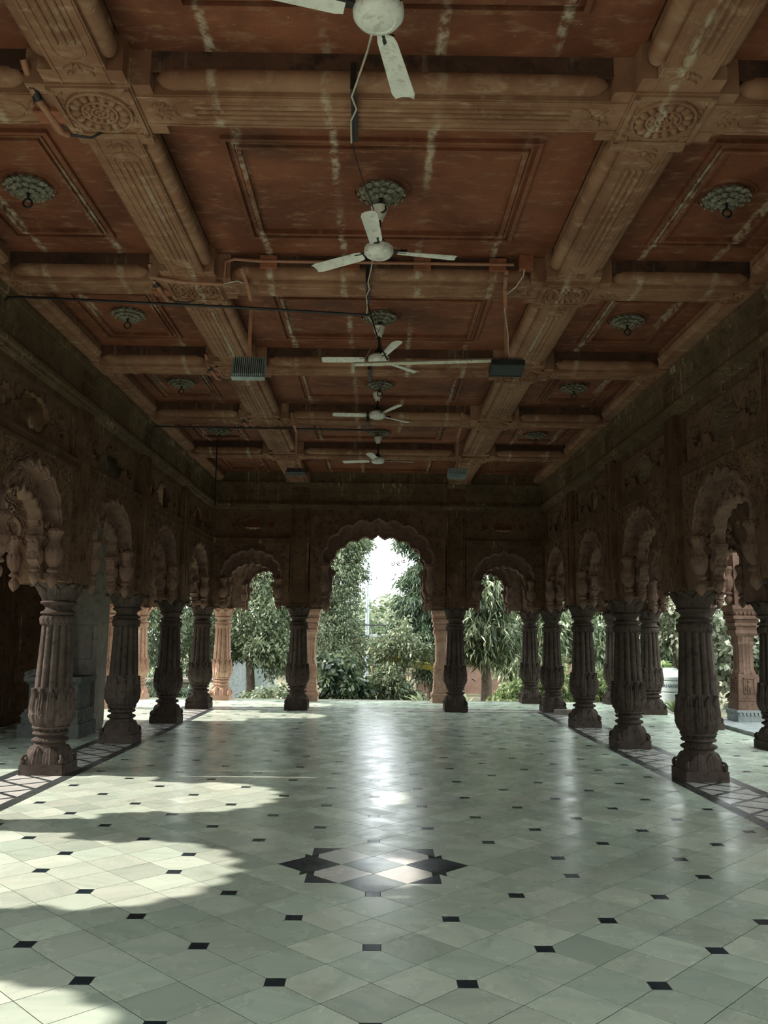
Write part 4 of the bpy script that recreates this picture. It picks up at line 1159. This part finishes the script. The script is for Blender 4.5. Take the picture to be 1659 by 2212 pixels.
# conduits, brackets and boxes around the beams
def conduit(pts, r, label): return chain('conduit', pts, r, 'copper', label, 'conduit', 8)
conduit([(-1.36, 6.99, 4.56), (-1.36, 6.99, 4.74), (-1.28, 6.985, 4.765), (-1.05, 6.975, 4.745), (1.16, 6.975, 4.745)], 0.015, 'orange conduit along the beam face behind the second fan')
blk = MB().box(-0.075, 0.075, -0.02, 0.02, -0.05, 0.06).mesh('wood_block', 'orange', 0)
for k, x in enumerate((-0.98, -0.26, 0.36, 1.02)):
    tag(put('wood_block', blk, None, (x, 6.992, 4.74)), 'orange mounting block behind the second fan, %s from the left' % nth[k].replace('nearest', 'first'), 'mounting block', 'orange mounting blocks on the beam')
tag(put('junction_box', MB().box(-0.06, 0.06, -0.05, 0.03, -0.06, 0.07).box(-0.045, 0.045, -0.058, -0.05, -0.045, 0.055).mesh('junction_box', 'orange', 0), None, (1.265, 6.985, 4.755)), 'orange junction box at the right end of the conduit', 'junction box')
chain('fan_wire', [(1.25, 6.96, 4.70), (1.24, 6.97, 4.64), (1.19, 7.05, 4.575), (1.12, 7.2, 4.56), (1.12, 7.27, 4.46), (1.15, 7.27, 4.2), (1.15, 7.27, 4.05), (1.22, 7.27, 3.94)], 0.006, 'wire', 'pale wire hanging from the junction box to the right floodlight', 'wire')
def corner_conduit(dy, sc, label, box=True):
    t = thing('corner_conduit', label, 'conduit', (0, dy, 0), 0, 'conduits beside the left beam')
    put('pipe', MB().tube([(-2.02, 0.02, 4.72), (-2.00, 0.12, 4.60), (-1.985, 0.18, 4.575), (-1.965, 0.46, 4.565), (-1.93, 0.50, 4.57)], 0.022, 8).mesh('pipe', 'copper', 50), t)
    put('elbow', MB().tube([(-1.93, 0.50, 4.57), (-1.80, 0.53, 4.57), (-1.72, 0.48, 4.575)], 0.009, 6).mesh('elbow', 'rubber', 50), t)
    put('sleeve', MB().tube([(-2.005, 0.09, 4.63), (-1.985, 0.17, 4.575)], 0.026, 8).mesh('sleeve', 'rubber', 50), t)
    put('block', MB().box(-2.06, -1.90, 0.27, 0.39, 4.572, 4.61).mesh('block', 'orange', 0), t)
corner_conduit(4.33, 1, 'orange conduit bending round the nearest left rosette block')
corner_conduit(6.98, 1, 'orange conduit bending round the second left rosette block')
corner_conduit(9.40, 1, 'orange conduit beside the third left rosette block')
corner_conduit(11.85, 1, 'orange conduit beside the fourth left rosette block')
conduit([(-1.95, 6.99, 4.585), (-1.75, 7.02, 4.565), (-1.38, 7.06, 4.565)], 0.020, 'orange conduit crossing the second left rosette')
conduit([(-1.85, 12.3, 4.56), (-1.30, 12.33, 4.56)], 0.020, 'short orange conduit on the far left beam')
chain('fan_wire', [(-1.38, 7.06, 4.57), (-1.25, 7.02, 4.58), (-1.20, 7.02, 4.56)], 0.006, 'wire', 'pale wire from the conduit to the left floodlight bracket', 'wire')
chain('hanging_rod', [(-2.65, 13.52, 4.64), (-2.65, 13.52, 3.55)], 0.010, 'iron', 'thin black rod hanging from the far left medallion', 'rod')

# ================================================================== GARDEN
gnd = struct('ground', MB().box(-60, 60, 19.8, 150, -1.2, -0.75).box(6.0, 60, -20, 19.8, -1.2, -0.75).box(-60, -6.0, 14.6, 19.8, -1.2, -0.75).mesh('ground', 'soil', 0))
struct('wall_added_sky_block', MB().box(-16.5, -15.0, -18, 9.8, -0.1, 3.8).mesh('wall_added_sky_block', 'grey', 0))  # added out of view to block low sky and darken the columns
struct('wall_added_rear_sky_block', MB().box(-15, 15, -18.5, -18, -0.8, 2.2).box(-15, 15, -18, -1.1, -0.8, -0.3).mesh('wall_added_rear_sky_block', 'grey', 0))  # unseen ground, with a wall added to cut low sky from behind
struct('ground_courtyard', MB().box(-40, -6.0, -20, 9.80, -1.2, -0.06).mesh('ground_courtyard', 'soil', 0))

def leaves(cent, dirs, length, width, rng, jit=0.35):
    """rhombic folded leaves: cent (n,3) roots, dirs (n,3) pointing directions"""
    n = len(cent)
    d = dirs/np.linalg.norm(dirs, axis=1, keepdims=True)
    rnd = rng.normal(size=(n, 3)); s = np.cross(d, rnd); s /= np.linalg.norm(s, axis=1, keepdims=True)+1e-9
    nrm = np.cross(s, d)
    L = length*(1+jit*rng.uniform(-1, 1, (n, 1))); Wd = width*(1+jit*rng.uniform(-1, 1, (n, 1)))
    a = cent; b = cent+d*L*0.45+s*Wd*0.5+nrm*Wd*0.16; c = cent+d*L-np.array([0, 0, 1])*L*0.12; e = cent+d*L*0.45-s*Wd*0.5+nrm*Wd*0.16
    v = np.stack([a, b, c, e], 1).reshape(-1, 3)
    return v
def crown(blobs, per, length, width, droop, rng, spread=0.35, shell=0.55):
    """sprays of leaves scattered in ellipsoids; (cx, cy, cz, rx, ry, rz, sprays)"""
    out = []
    for (cx, cy, cz, rx, ry, rz, n) in blobs:
        p = rng.normal(size=(n, 3)); p /= np.linalg.norm(p, axis=1, keepdims=True)
        r = shell+(1-shell)*rng.uniform(0, 1, (n, 1))**0.7
        r *= 1+0.16*np.sin(p[:, :1]*5+cx*3)+0.12*np.sin(p[:, 2:]*7+cy)
        c = np.array([cx, cy, cz])+p*r*np.array([rx, ry, rz])
        axis = p*np.array([1, 1, 0.5])+np.array([0, 0, -droop]); axis /= np.linalg.norm(axis, axis=1, keepdims=True)
        for k in range(per):
            t = (k+0.5)/per
            root = c+axis*spread*(t-0.3)+rng.normal(size=(n, 3))*spread*0.22
            dr = axis*0.7+rng.normal(size=(n, 3))*0.65+np.array([0, 0, -droop*0.5])
            out.append(leaves(root, dr, length, width, rng))
    return np.concatenate(out)
def foliage(name, v, mat, parent=None):
    n = len(v)//4; f = np.arange(n*4).reshape(n, 4)
    me = fast_mesh(name, v, f, mat)
    return put(name, me, parent)
GZ = -0.75
def tree(name, label, base, trunk_h, trunk_r, blobs, per, L, Wd, droop, mat, seed, branches=5, group='garden trees', spread=0.35, shell=0.55, extra=None):
    rng = np.random.default_rng(seed); rg = random.Random(seed)
    t = thing(name, label, 'tree', (base[0], base[1], GZ), 0, group)
    m_ = MB(); top = trunk_h
    m_.tube([(0,0,-0.05), (0.03,0,top*0.3), (-0.03,0.02,top*0.65), (0.02,0,top)], [trunk_r*1.25, trunk_r, trunk_r*0.85, trunk_r*0.5], 9)
    put('trunk', m_.mesh('trunk', 'bark', 60), t)
    for k in range(branches):
        b = rg.choice(blobs); z = top*rg.uniform(0.45, 0.95)
        end = Vector((b[0]+rg.uniform(-.5, .5)*b[3], b[1]+rg.uniform(-.5, .5)*b[4], b[2]+rg.uniform(-.4, .5)*b[5]))
        st_ = Vector((0, 0, z)); md = st_.lerp(end, 0.5)+Vector((0, 0, 0.25))
        put('branch', MB().tube([st_, md, end], [trunk_r*0.45, trunk_r*0.3, trunk_r*0.1], 6).mesh('branch', 'bark', 60), t)
    v = crown(blobs, per, L, Wd, droop, rng, spread, shell)
    foliage('foliage', v, mat, t)
    if extra: foliage('new_leaves', crown(extra[0], per, L, Wd, droop, rng, spread, shell), extra[1], t)
    return t
# left: dense tree filling the left arch
tree('leafy_tree', 'dense dark green tree filling the far left arch', (-3.75, 25.5), 2.2, 0.13,
     [(-0.2,0,2.9,1.7,1.3,1.6,520), (0.3,-0.3,4.0,1.1,1.0,0.9,260), (-1.4,0.2,2.3,1.2,1.0,1.3,260), (1.0,-0.2,2.2,0.9,0.8,1.1,240)], 14, 0.13, 0.055, 0.5, 'leafA', 1,
     extra=([(0.3,-0.9,2.9,0.9,0.5,0.5,70), (0.6,-0.9,2.0,0.8,0.5,0.5,80), (0.1,-0.8,3.9,0.6,0.5,0.5,50)], 'leafC'))
tree('leafy_tree', 'dark tree with bare lower branches at the far left, beyond the pink column', (-7.2, 24.5), 2.0, 0.10,
     [(-0.2,0,3.0,1.6,1.2,1.3,420), (0.8,-0.3,2.2,1.0,0.8,0.9,220), (-1.6,0,2.3,1.2,1.0,1.2,220)], 14, 0.13, 0.05, 0.6, 'leafA', 2, 12)
tree('leafy_tree', 'tree behind the far left corner column', (-6.0, 28.0), 2.6, 0.12, [(0,0,3.4,2.0,1.5,2.0,420), (-3.0,0,3.4,2.4,1.5,2.2,420)], 14, 0.14, 0.06, 0.5, 'leafB', 3)
# centre left tall tree
tree('tall_tree', 'tall dense tree left of the flagpole in the central arch', (-1.75, 29.5), 4.0, 0.14,
     [(-0.3,0,2.2,1.4,1.2,1.7,480), (0.25,-0.2,4.0,1.15,1.0,1.4,700), (0.45,0,5.3,0.95,0.8,0.9,560), (-0.9,0,5.0,1.1,0.9,1.3,240), (0.9,-0.5,1.7,0.8,0.7,0.8,220)], 14, 0.12, 0.05, 0.5, 'leafA', 4,
     extra=([(0.3,-0.9,3.6,0.9,0.4,1.2,90), (0.1,-0.9,2.0,0.9,0.4,0.9,80)], 'leafF'))
tree('tall_tree', 'slender dark tree hanging over the flagpole top', (-1.55, 33.0), 6.5, 0.10, [(0.3,0,6.7,0.85,0.7,0.7,330), (0.65,0,5.9,0.5,0.4,0.4,110), (0.0,0,7.5,1.2,0.8,0.6,200)], 12, 0.17, 0.055, 0.8, 'leafB', 5)
# centre right hanging tree
tree('tall_tree', 'dark drooping tree right of the white sky in the central arch', (1.75, 28.0), 4.6, 0.10,
     [(-0.1,0,3.2,0.75,0.7,0.7,420), (-0.35,0,2.2,0.95,0.8,0.8,420), (0.05,0,4.2,0.62,0.6,0.6,330), (0.15,0,5.2,0.75,0.6,0.6,260), (-0.75,0,5.35,0.45,0.4,0.18,40), (-0.5,0,4.0,0.5,0.4,0.25,60), (-0.6,0,3.2,0.5,0.4,0.3,70), (0.3,0,1.4,0.8,0.6,0.7,180)], 14, 0.22, 0.05, 0.9, 'leafB', 6)
# right arch tree with long drooping leaves
tree('drooping_tree', 'tree with brown trunk and long drooping leaves in the far right arch', (3.05, 24.0), 3.0, 0.145,
     [(0,0,2.3,0.85,0.8,0.7,260), (-0.1,0,3.2,0.85,0.8,0.8,280), (0.0,0,4.2,0.7,0.7,0.8,240), (-0.5,0,2.2,0.6,0.6,0.6,120), (0.5,0,2.3,0.6,0.6,0.5,110)], 13, 0.27, 0.05, 1.1, 'leafA', 7,
     extra=([(0,-0.5,3.2,0.8,0.5,1.1,70)], 'leafC'))
tree('drooping_tree', 'pale feathery tree right of the drooping one', (5.0, 26.5), 3.6, 0.10,
     [(-0.1,0,3.9,1.1,0.9,0.9,260), (0.2,0,2.6,1.1,0.9,0.8,260), (-0.3,0,1.5,0.9,0.8,0.7,180)], 13, 0.26, 0.07, 0.9, 'leafC', 8)
tree('drooping_tree', 'pale soft tree seen between the right hand columns', (7.6, 26.5), 3.8, 0.10,
     [(-0.2,0,2.6,1.3,1.0,1.1,320), (0.2,0,4.0,1.2,1.0,0.9,260), (0.1,0,1.2,1.3,1.0,0.8,240)], 13, 0.22, 0.07, 0.9, 'leafC', 9)
tree('drooping_tree', 'darker tree behind the third right column', (9.6, 27.5), 3.8, 0.10,
     [(-0.2,0,2.6,1.6,1.0,1.3,320), (0.2,0,3.8,1.4,1.0,0.7,260), (0,0,1.0,1.5,1.0,0.8,200)], 13, 0.22, 0.07, 0.9, 'leafA', 10)
# mid distance trees behind the playground frame
k = 0
for (x, y, z, r, h, mt, lb) in ((-4.5, 46, 2.4, 3.4, 3.2, 'leafF', 'pale tree mass far behind the flagpole to the left'), (0.6, 48, 2.2, 2.6, 2.0, 'leafF', 'rounded pale tree behind the flagpole'), (2.0, 58, 2.6, 3.4, 2.4, 'leafA', 'darker tree standing behind the rounded pale one'), (6.5, 50, 2.8, 3.6, 3.0, 'leafF', 'far tree behind the right central column'), (12, 44, 2.6, 3.6, 3.2, 'leafF', 'far tree behind the far right arch'), (-11, 44, 2.8, 4.0, 3.6, 'leafA', 'far tree behind the far left arch'), (19, 40, 2.8, 4.0, 3.4, 'leafF', 'far tree beyond the right aisle'), (-0.9, 40, 1.6, 1.5, 1.6, 'leafA', 'small dark tree at the foot of the flagpole')):
    tree('distant_tree', lb, (x, y), z, 0.2, [(0,0,z,r,r*0.7,h,int(330*r/3))], 12, 0.30, 0.14, 0.4, mt, 30+k, 3, 'distant trees', 0.5); k += 1
hill = [(x, 118+NPR.uniform(-10, 10), -2+NPR.uniform(-1, 1), 9, 7, h, 230) for x, h in ((-26, 9), (-14, 9.5), (-5, 8.5), (3, 8.6), (9, 7.2), (16, 7.6), (26, 9), (38, 9))]
hv = crown(hill, 9, 0.9, 0.45, 0.3, np.random.default_rng(77), 1.2)
h_ = foliage('wooded_hill', hv, 'leafF'); h_['kind'] = 'stuff'; tag(h_, 'far wooded hill under the white sky in the central arch', 'hill')

# low shrubs along the platform edge
def shrub(name, label, base, blobs, per, L, Wd, droop, mat, seed, spread=0.22, group='shrubs along the platform edge'):
    t = thing(name, label, 'shrub', (base[0], base[1], GZ), 0, group)
    st_ = MB()
    for b in blobs: st_.tube([(0,0,0), (b[0]*0.5, b[1]*0.5, b[2]*0.6), (b[0], b[1], b[2])], [0.03, 0.02, 0.01], 5)
    put('stem', st_.mesh('stem', 'bark', 60), t)
    foliage('foliage', crown(blobs, per, L, Wd, droop, np.random.default_rng(seed), spread), mat, t)
    return t
shrub('broadleaf_shrub', 'broad dark leaved shrub beside the pink square pillar', (-1.0, 21.6), [(-0.25,0,0.75,0.5,0.4,0.55,70), (0.3,0,0.9,0.45,0.4,0.5,60), (0.1,0,1.4,0.35,0.3,0.35,35)], 8, 0.20, 0.13, 0.6, 'leafB', 51)
shrub('leafy_shrub', 'soft bright bush in the middle of the central arch', (0.25, 22.2), [(0,0,0.72,0.75,0.5,0.5,170), (0.05,0,1.05,0.45,0.45,0.42,100), (0.5,0,0.6,0.5,0.4,0.42,100)], 12, 0.13, 0.05, 0.7, 'leafA', 52)
shrub('leafy_shrub', 'tall loose climber in front of the yellow slide', (0.45, 24.0), [(0,0,1.75,0.5,0.3,0.45,75), (0.55,0,1.85,0.45,0.3,0.4,60), (0.2,0,2.3,0.3,0.3,0.35,30), (1.1,0,1.75,0.35,0.3,0.3,25), (-0.3,0,1.9,0.3,0.3,0.35,30)], 12, 0.12, 0.06, 0.4, 'leafF', 53)
shrub('leafy_shrub', 'loose weedy bush at the left of the central arch', (-1.1, 24.4), [(0,0,1.2,0.6,0.5,0.9,150), (0.3,0,0.7,0.5,0.4,0.5,90)], 12, 0.13, 0.06, 0.5, 'leafA', 54)
shrub('leafy_shrub', 'bright bush below the drooping tree in the far right arch', (4.0, 21.8), [(0,0,0.8,0.7,0.5,0.55,160), (0.6,0,1.0,0.5,0.5,0.6,120), (-0.6,0,0.6,0.5,0.4,0.4,80)], 12, 0.15, 0.06, 0.5, 'leafE', 55)
shrub('leafy_shrub', 'round bright bush between the right hand columns', (6.6, 23.0), [(0,0,0.9,0.8,0.6,0.6,180), (0.8,0,1.1,0.7,0.5,0.6,150), (-0.7,0,0.7,0.6,0.5,0.5,120)], 12, 0.18, 0.10, 0.5, 'leafE', 56)
shrub('leafy_shrub', 'low bush under the far left arch', (-2.6, 21.3), [(0,0,0.62,0.5,0.35,0.35,90), (-0.5,0,0.5,0.4,0.3,0.3,60)], 12, 0.11, 0.05, 0.5, 'leafC', 57)
shrub('leafy_shrub', 'low dark bush at the far left platform edge', (-5.6, 21.6), [(0,0,0.6,0.7,0.4,0.5,120), (1.0,0,0.5,0.5,0.35,0.4,80)], 12, 0.13, 0.05, 0.5, 'leafB', 58)
# strap-leaved plants
def agave(base, n, L, mat, label, seed, up=0.9):
    rg = random.Random(seed)
    t = thing('strap_leaf_plant', label, 'plant', (base[0], base[1], base[2]), 0, 'strap-leaved plants at the platform edge')
    for k in range(n):
        a = 2*PI*k/n*2.4+rg.uniform(-.3, .3); el = rg.uniform(0.35, 1.25)*up; l = L*rg.uniform(0.75, 1.1); w = 0.035*L/0.5*rg.uniform(0.8, 1.2)
        m_ = MB(); vs_ = []
        for q in range(6):
            tq = q/5; rr = l*tq*math.cos(el)*(1+0.2*tq); z = l*tq*math.sin(el)-0.28*l*tq*tq; ww = w*(0.5+1.6*tq*(1-tq)*1.6)*(1-tq**4)
            cx_, cy_ = rr*math.cos(a), rr*math.sin(a); sx, sy = -math.sin(a)*ww, math.cos(a)*ww
            vs_ += [(cx_-sx, cy_-sy, z+ww*0.4), (cx_, cy_, z), (cx_+sx, cy_+sy, z+ww*0.4)]
        fs = []
        for q in range(5):
            i = q*3; fs += [(i, i+1, i+4, i+3), (i+1, i+2, i+5, i+4)]
        m_.add(vs_, fs); put('leaf', m_.mesh('strap_leaf', mat, 60), t)
agave((1.15, 20.6, -0.3), 22, 0.75, 'leafE', 'strap-leaved plant at the right foot of the central arch', 61)
agave((0.75, 20.5, -0.35), 14, 0.55, 'leafE', 'smaller strap-leaved plant beside the large one in the central arch', 65)
agave((2.15, 20.7, -0.3), 18, 0.60, 'leafE', 'strap-leaved plant left of the brown trunk in the far right arch', 62)
agave((-3.05, 20.5, -0.3), 14, 0.55, 'leafC', 'strap-leaved plant beside the pink column in the far left arch', 63)
agave((-2.1, 20.5, -0.3), 12, 0.45, 'leafC', 'low strap-leaved plant right in the far left arch', 66)
agave((6.75, 19.4, -0.2), 20, 0.60, 'leafE', 'strap-leaved plant in front of the grey water tank', 64)

# creeper hedge on the right
rngh = np.random.default_rng(91)
hedges = [('leafy creeper hedge behind the square pillar, with yellow flowers', (9.1, 18.4), [(0,0,1.4,1.5,0.7,1.5,620), (0.9,-1.2,1.3,1.3,0.7,1.5,420), (-0.8,0.5,2.4,1.0,0.6,0.9,260)]),
          ('hanging creeper above the grey water tank', (7.35, 21.2), [(0.1,0,2.75,1.0,0.6,0.75,330), (0.75,-0.1,1.9,0.45,0.5,0.9,150), (-0.7,0.3,2.9,0.6,0.5,0.6,120)]),
          ('leafy creeper hedge at the right picture edge', (9.3, 15.0), [(0,0,1.5,1.2,1.5,1.6,420)]),
          ('first added creeper hedge out of frame on the right, cutting sky light', (9.2, 11.2), [(0,0,2.0,1.2,2.2,2.6,560)]),  # unseen hedges from here on, added to darken the right columns
          ('second added creeper hedge out of frame on the right, cutting sky light', (9.2, 6.6), [(0,0,2.0,1.2,2.4,2.6,560)]),
          ('third added creeper hedge out of frame on the right, cutting sky light', (9.2, 1.8), [(0,0,2.0,1.2,2.4,2.6,560)])]
for i, (lb, b, bl) in enumerate(hedges):
    t = thing('creeper_hedge', lb, 'hedge', (b[0], b[1], GZ), 0, 'creeper hedges on the right')
    put('stem', MB().tube([(0,0,0),(0.1,0,1.2),(0,0,2.2)], [0.06,0.05,0.02], 6).mesh('stem', 'bark', 60), t)
    foliage('foliage', crown(bl, 9, 0.15, 0.12, 0.5, rngh, 0.22, 0.7), 'leafD', t)
for i, (x, y, z) in enumerate(((8.05, 17.5, 1.25), (7.95, 17.45, 0.75), (7.9, 17.6, 0.35), (8.3, 17.6, 0.55))):
    t = MB()
    for q in range(6): t.oball((0.035*math.cos(q*PI/3), 0.035*math.sin(q*PI/3), 0), q*PI/3, (0.04, 0.022), 0.02, 6, 4)
    tag(put('yellow_flower', t.mesh('yellow_flower', 'flowery', 60), None, (x, y, z), 0, None, (1.2, 0, 0)), '%s yellow flower on the creeper hedge' % ('topmost', 'second', 'lowest left', 'lowest right')[i], 'flower', 'yellow flowers on the hedge')
fb = MB()
for k in range(26):
    a = RNG.uniform(0, 6.28); r_ = RNG.uniform(0, 0.17); fb.oball((r_*math.cos(a), r_*math.sin(a), RNG.uniform(-0.08, 0.12)), a, (0.06, 0.05), 0.05, 6, 5)
tag(put('orange_blossom', fb.mesh('orange_blossom', 'flower', 60), None, (7.15, 15.25, 0.16)), 'orange blossom heap at the foot of the square pillar', 'flower')

# stone landing at the right edge of the platform
ld = thing('stone_landing', 'low grey stone landing at the right edge of the floor', 'platform', (6.65, 14.4, 0))
put('slab', MB().box(-0.72, 1.6, -1.9, 1.5, -0.02, 0.06).mesh('slab', 'bluegrey', 0), ld)
lb_ = MB().box(-0.66, 1.5, -1.8, 1.4, -0.75, -0.02)
for k in range(11): lb_.box(-0.6+0.18*k, -0.5+0.18*k, -1.83, -1.8, -0.20, -0.05)
put('base', lb_.mesh('landing_base', 'bluegrey', 0), ld)

# grey water tank with lettering
tk = thing('water_tank', 'grey ribbed plastic water tank with dark lettering, under the creeper', 'water tank', (7.15, 20.9, -0.6))
pr = [(0.50, 0.0)]
for k in range(4): z = 0.02+0.27*k; pr += [(0.52, z), (0.52, z+0.22), (0.495, z+0.235), (0.495, z+0.255)]
pr += [(0.52, 1.10), (0.52, 1.16), (0.44, 1.25), (0.20, 1.33), (0.18, 1.36), (0.0, 1.37)]
put('body', MB().lathe(pr, 40).mesh('tank_body', 'tank', 30), tk)
fc = bpy.data.curves.new('lettering', 'FONT'); fc.body = 'BURHANP'; fc.size = 0.115; fc.align_x = 'CENTER'; fc.extrude = 0.002
fo_ = bpy.data.objects.new('lettering_tmp', fc); COL.objects.link(fo_)
bpy.context.view_layer.update()
me_ = bpy.data.meshes.new_from_object(fo_.evaluated_get(bpy.context.evaluated_depsgraph_get()))
bpy.data.objects.remove(fo_)
azl = -PI/2-0.42
for v in me_.vertices:     # wrap the word round the drum
    a = azl+v.co.x/0.523; r_ = 0.5225+v.co.z; v.co = Vector((r_*math.cos(a), r_*math.sin(a), 0.92+v.co.y))
me_.materials.clear(); me_.materials.append(M['ink']); put('lettering', me_, tk)

# playground / footbridge frame, slide, flagpole, walls
fpz = thing('flagpole', 'tall blue-grey steel flagpole in the central arch', 'flagpole', (-0.45, 38.0, GZ))
put('pole', MB().tube([(0,0,0),(0,0,3.2),(0,0,6.6)], [0.10,0.085,0.065], 10).mesh('pole', 'mast', 60), fpz)
for k in range(4): put('stay', MB().tube([(0,0,3.2-0.3*k), (-1.5 if k % 2 else 0.5, 0.3, 2.9-0.35*k if k % 2 else 0.6)], 0.012, 4).mesh('stay', 'mast', 60), fpz)
put('finial', MB().ball((0,0,6.65), 0.07, 0.07, 0.07, 10, 7).mesh('finial', 'mast', 60), fpz)
pf = thing('playground_frame', 'weathered metal playground frame with mesh railing behind the bushes', 'playground frame', (0.4, 31.0, GZ))
for i, x in enumerate((-1.5, -0.55, 0.65, 1.5, 2.4)): put('post', MB().tube([(x,0,0),(x,0,2.05)], 0.035, 6).mesh('post', 'rail', 60), pf)
put('rail', MB().tube([(-1.9,0,2.02),(2.7,0,1.92)], 0.05, 6).mesh('rail', 'rail', 60), pf)
put('rail', MB().tube([(-1.6,0.5,2.55),(2.6,0.5,2.55)], 0.028, 6).mesh('rail', 'iron', 60), pf)
for x in (-0.1, 1.35): put('post', MB().tube([(x,0.5,2.05),(x,0.5,2.55)], 0.03, 6).mesh('post', 'iron', 60), pf)
for k in range(6): put('mesh_bar', MB().tube([(0.7,0.02,1.75-0.2*k),(2.6,0.02,1.70-0.2*k)], 0.012, 4).mesh('mesh_bar', 'rail', 60), pf)
for k in range(12): put('mesh_bar', MB().tube([(0.75+0.16*k,0.02,0.6),(0.75+0.16*k,0.02,1.9)], 0.010, 4).mesh('mesh_bar', 'rail', 60), pf)
put('deck', MB().box(-1.6, 2.6, 0.3, 1.4, 2.10, 2.22).mesh('deck', 'bluepaint', 0), pf)
sl = thing('yellow_slide', 'bright yellow curved slide behind the bushes', 'slide', (0.0, 24.9, GZ))
pts = [(-0.2,-0.05,1.68),(-0.05,-0.08,1.60),(0.1,-0.1,1.52),(0.6,-0.15,1.42),(1.15,-0.15,1.30),(1.75,-0.1,1.20)]
g_ = MB(); vv = []
for (x, y, z) in pts:
    for (a, b) in ((-0.32,0.18),(-0.26,0.0),(0.26,0.0),(0.32,0.18),(0.28,0.18),(0.22,0.04),(-0.22,0.04),(-0.26,0.18)): vv.append((x, y+a, z+b))
ff = []
for i in range(len(pts)-1):
    for q in range(8): ff.append((i*8+q, i*8+(q+1) % 8, (i+1)*8+(q+1) % 8, (i+1)*8+q))
put('chute', g_.add(vv, ff).mesh('chute', 'yellow', 30), sl)
for x, z in ((0.35,1.48),): put('leg', MB().tube([(x,-0.15,0),(x,-0.15,z)], 0.03, 6).mesh('leg', 'yellow', 60), sl)
bw_ = thing('low_wall', 'pale low stone boundary wall at the far left', 'wall', (-7.0, 22.9, GZ))
blkm = MB().box(-0.345, 0.345, -0.12, 0.12, 0.005, 0.305).mesh('wall_block', 'grey', 0)
for r in range(3):
    for k in range(7): put('wall_block', blkm, bw_, (-2.1+0.7*k+(0.35 if r % 2 else 0), 0, 0.31*r))
put('coping', MB().box(-2.6, 2.8, -0.18, 0.18, 0.93, 1.01).mesh('coping', 'grey', 0), bw_)
hut = thing('garden_shed', 'small pale garden shed seen below the tree in the far left arch', 'shed', (-4.3, 29.0, GZ))
put('wall', MB().box(-0.9, 0.7, 0, 1.6, 0, 1.5).mesh('shed_wall', 'bluepaint', 0), hut)
put('roof', MB().box(-1.0, 0.8, -0.1, 1.7, 1.5, 1.58).mesh('shed_roof', 'mast', 0), hut)
put('door', MB().box(-0.1, 0.5, -0.03, 0, 0.05, 1.3).mesh('shed_door', 'tank', 0), hut)
pot = thing('plant_pot', 'grey stone pot under the tree in the far left arch', 'pot', (-2.85, 23.6, GZ))
put('bowl', MB().lathe([(0.10,0.25),(0.16,0.30),(0.24,0.50),(0.25,0.56),(0.21,0.56),(0.18,0.5),(0.0,0.48)], 20).mesh('bowl', 'grey', 40), pot)
put('stand', MB().box(-0.14,0.14,-0.14,0.14,0,0.25).mesh('stand', 'grey', 0), pot)
rw = thing('brick_wall', 'long reddish earth wall behind the trunk in the far right arch', 'wall', (4.5, 33.0, GZ))
put('wall', MB().box(-3.0, 6.0, 0, 0.3, 0, 1.45).mesh('red_wall', 'redwall', 0), rw)
put('coping', MB().box(-3.05, 6.05, -0.06, 0.36, 1.45, 1.55).mesh('red_coping', 'redwall', 0), rw)
put('rail', MB().tube([(-3.0,0.15,2.0),(6.0,0.15,2.0)], 0.03, 5).mesh('wall_rail', 'iron', 60), rw)
for k in range(7): put('post', MB().tube([(-3.0+1.5*k,0.15,1.55),(-3.0+1.5*k,0.15,2.0)], 0.025, 5).mesh('rail_post', 'iron', 60), rw)
bx_ = MB().box(-0.22, 0.22, -0.10, 0.10, 0, 0.09).mesh('stone_slab', 'grey', 0)
tag(put('stone_slab', bx_, None, (3.72, 16.85, 0)), 'small loose stone slab between the far right columns', 'slab')
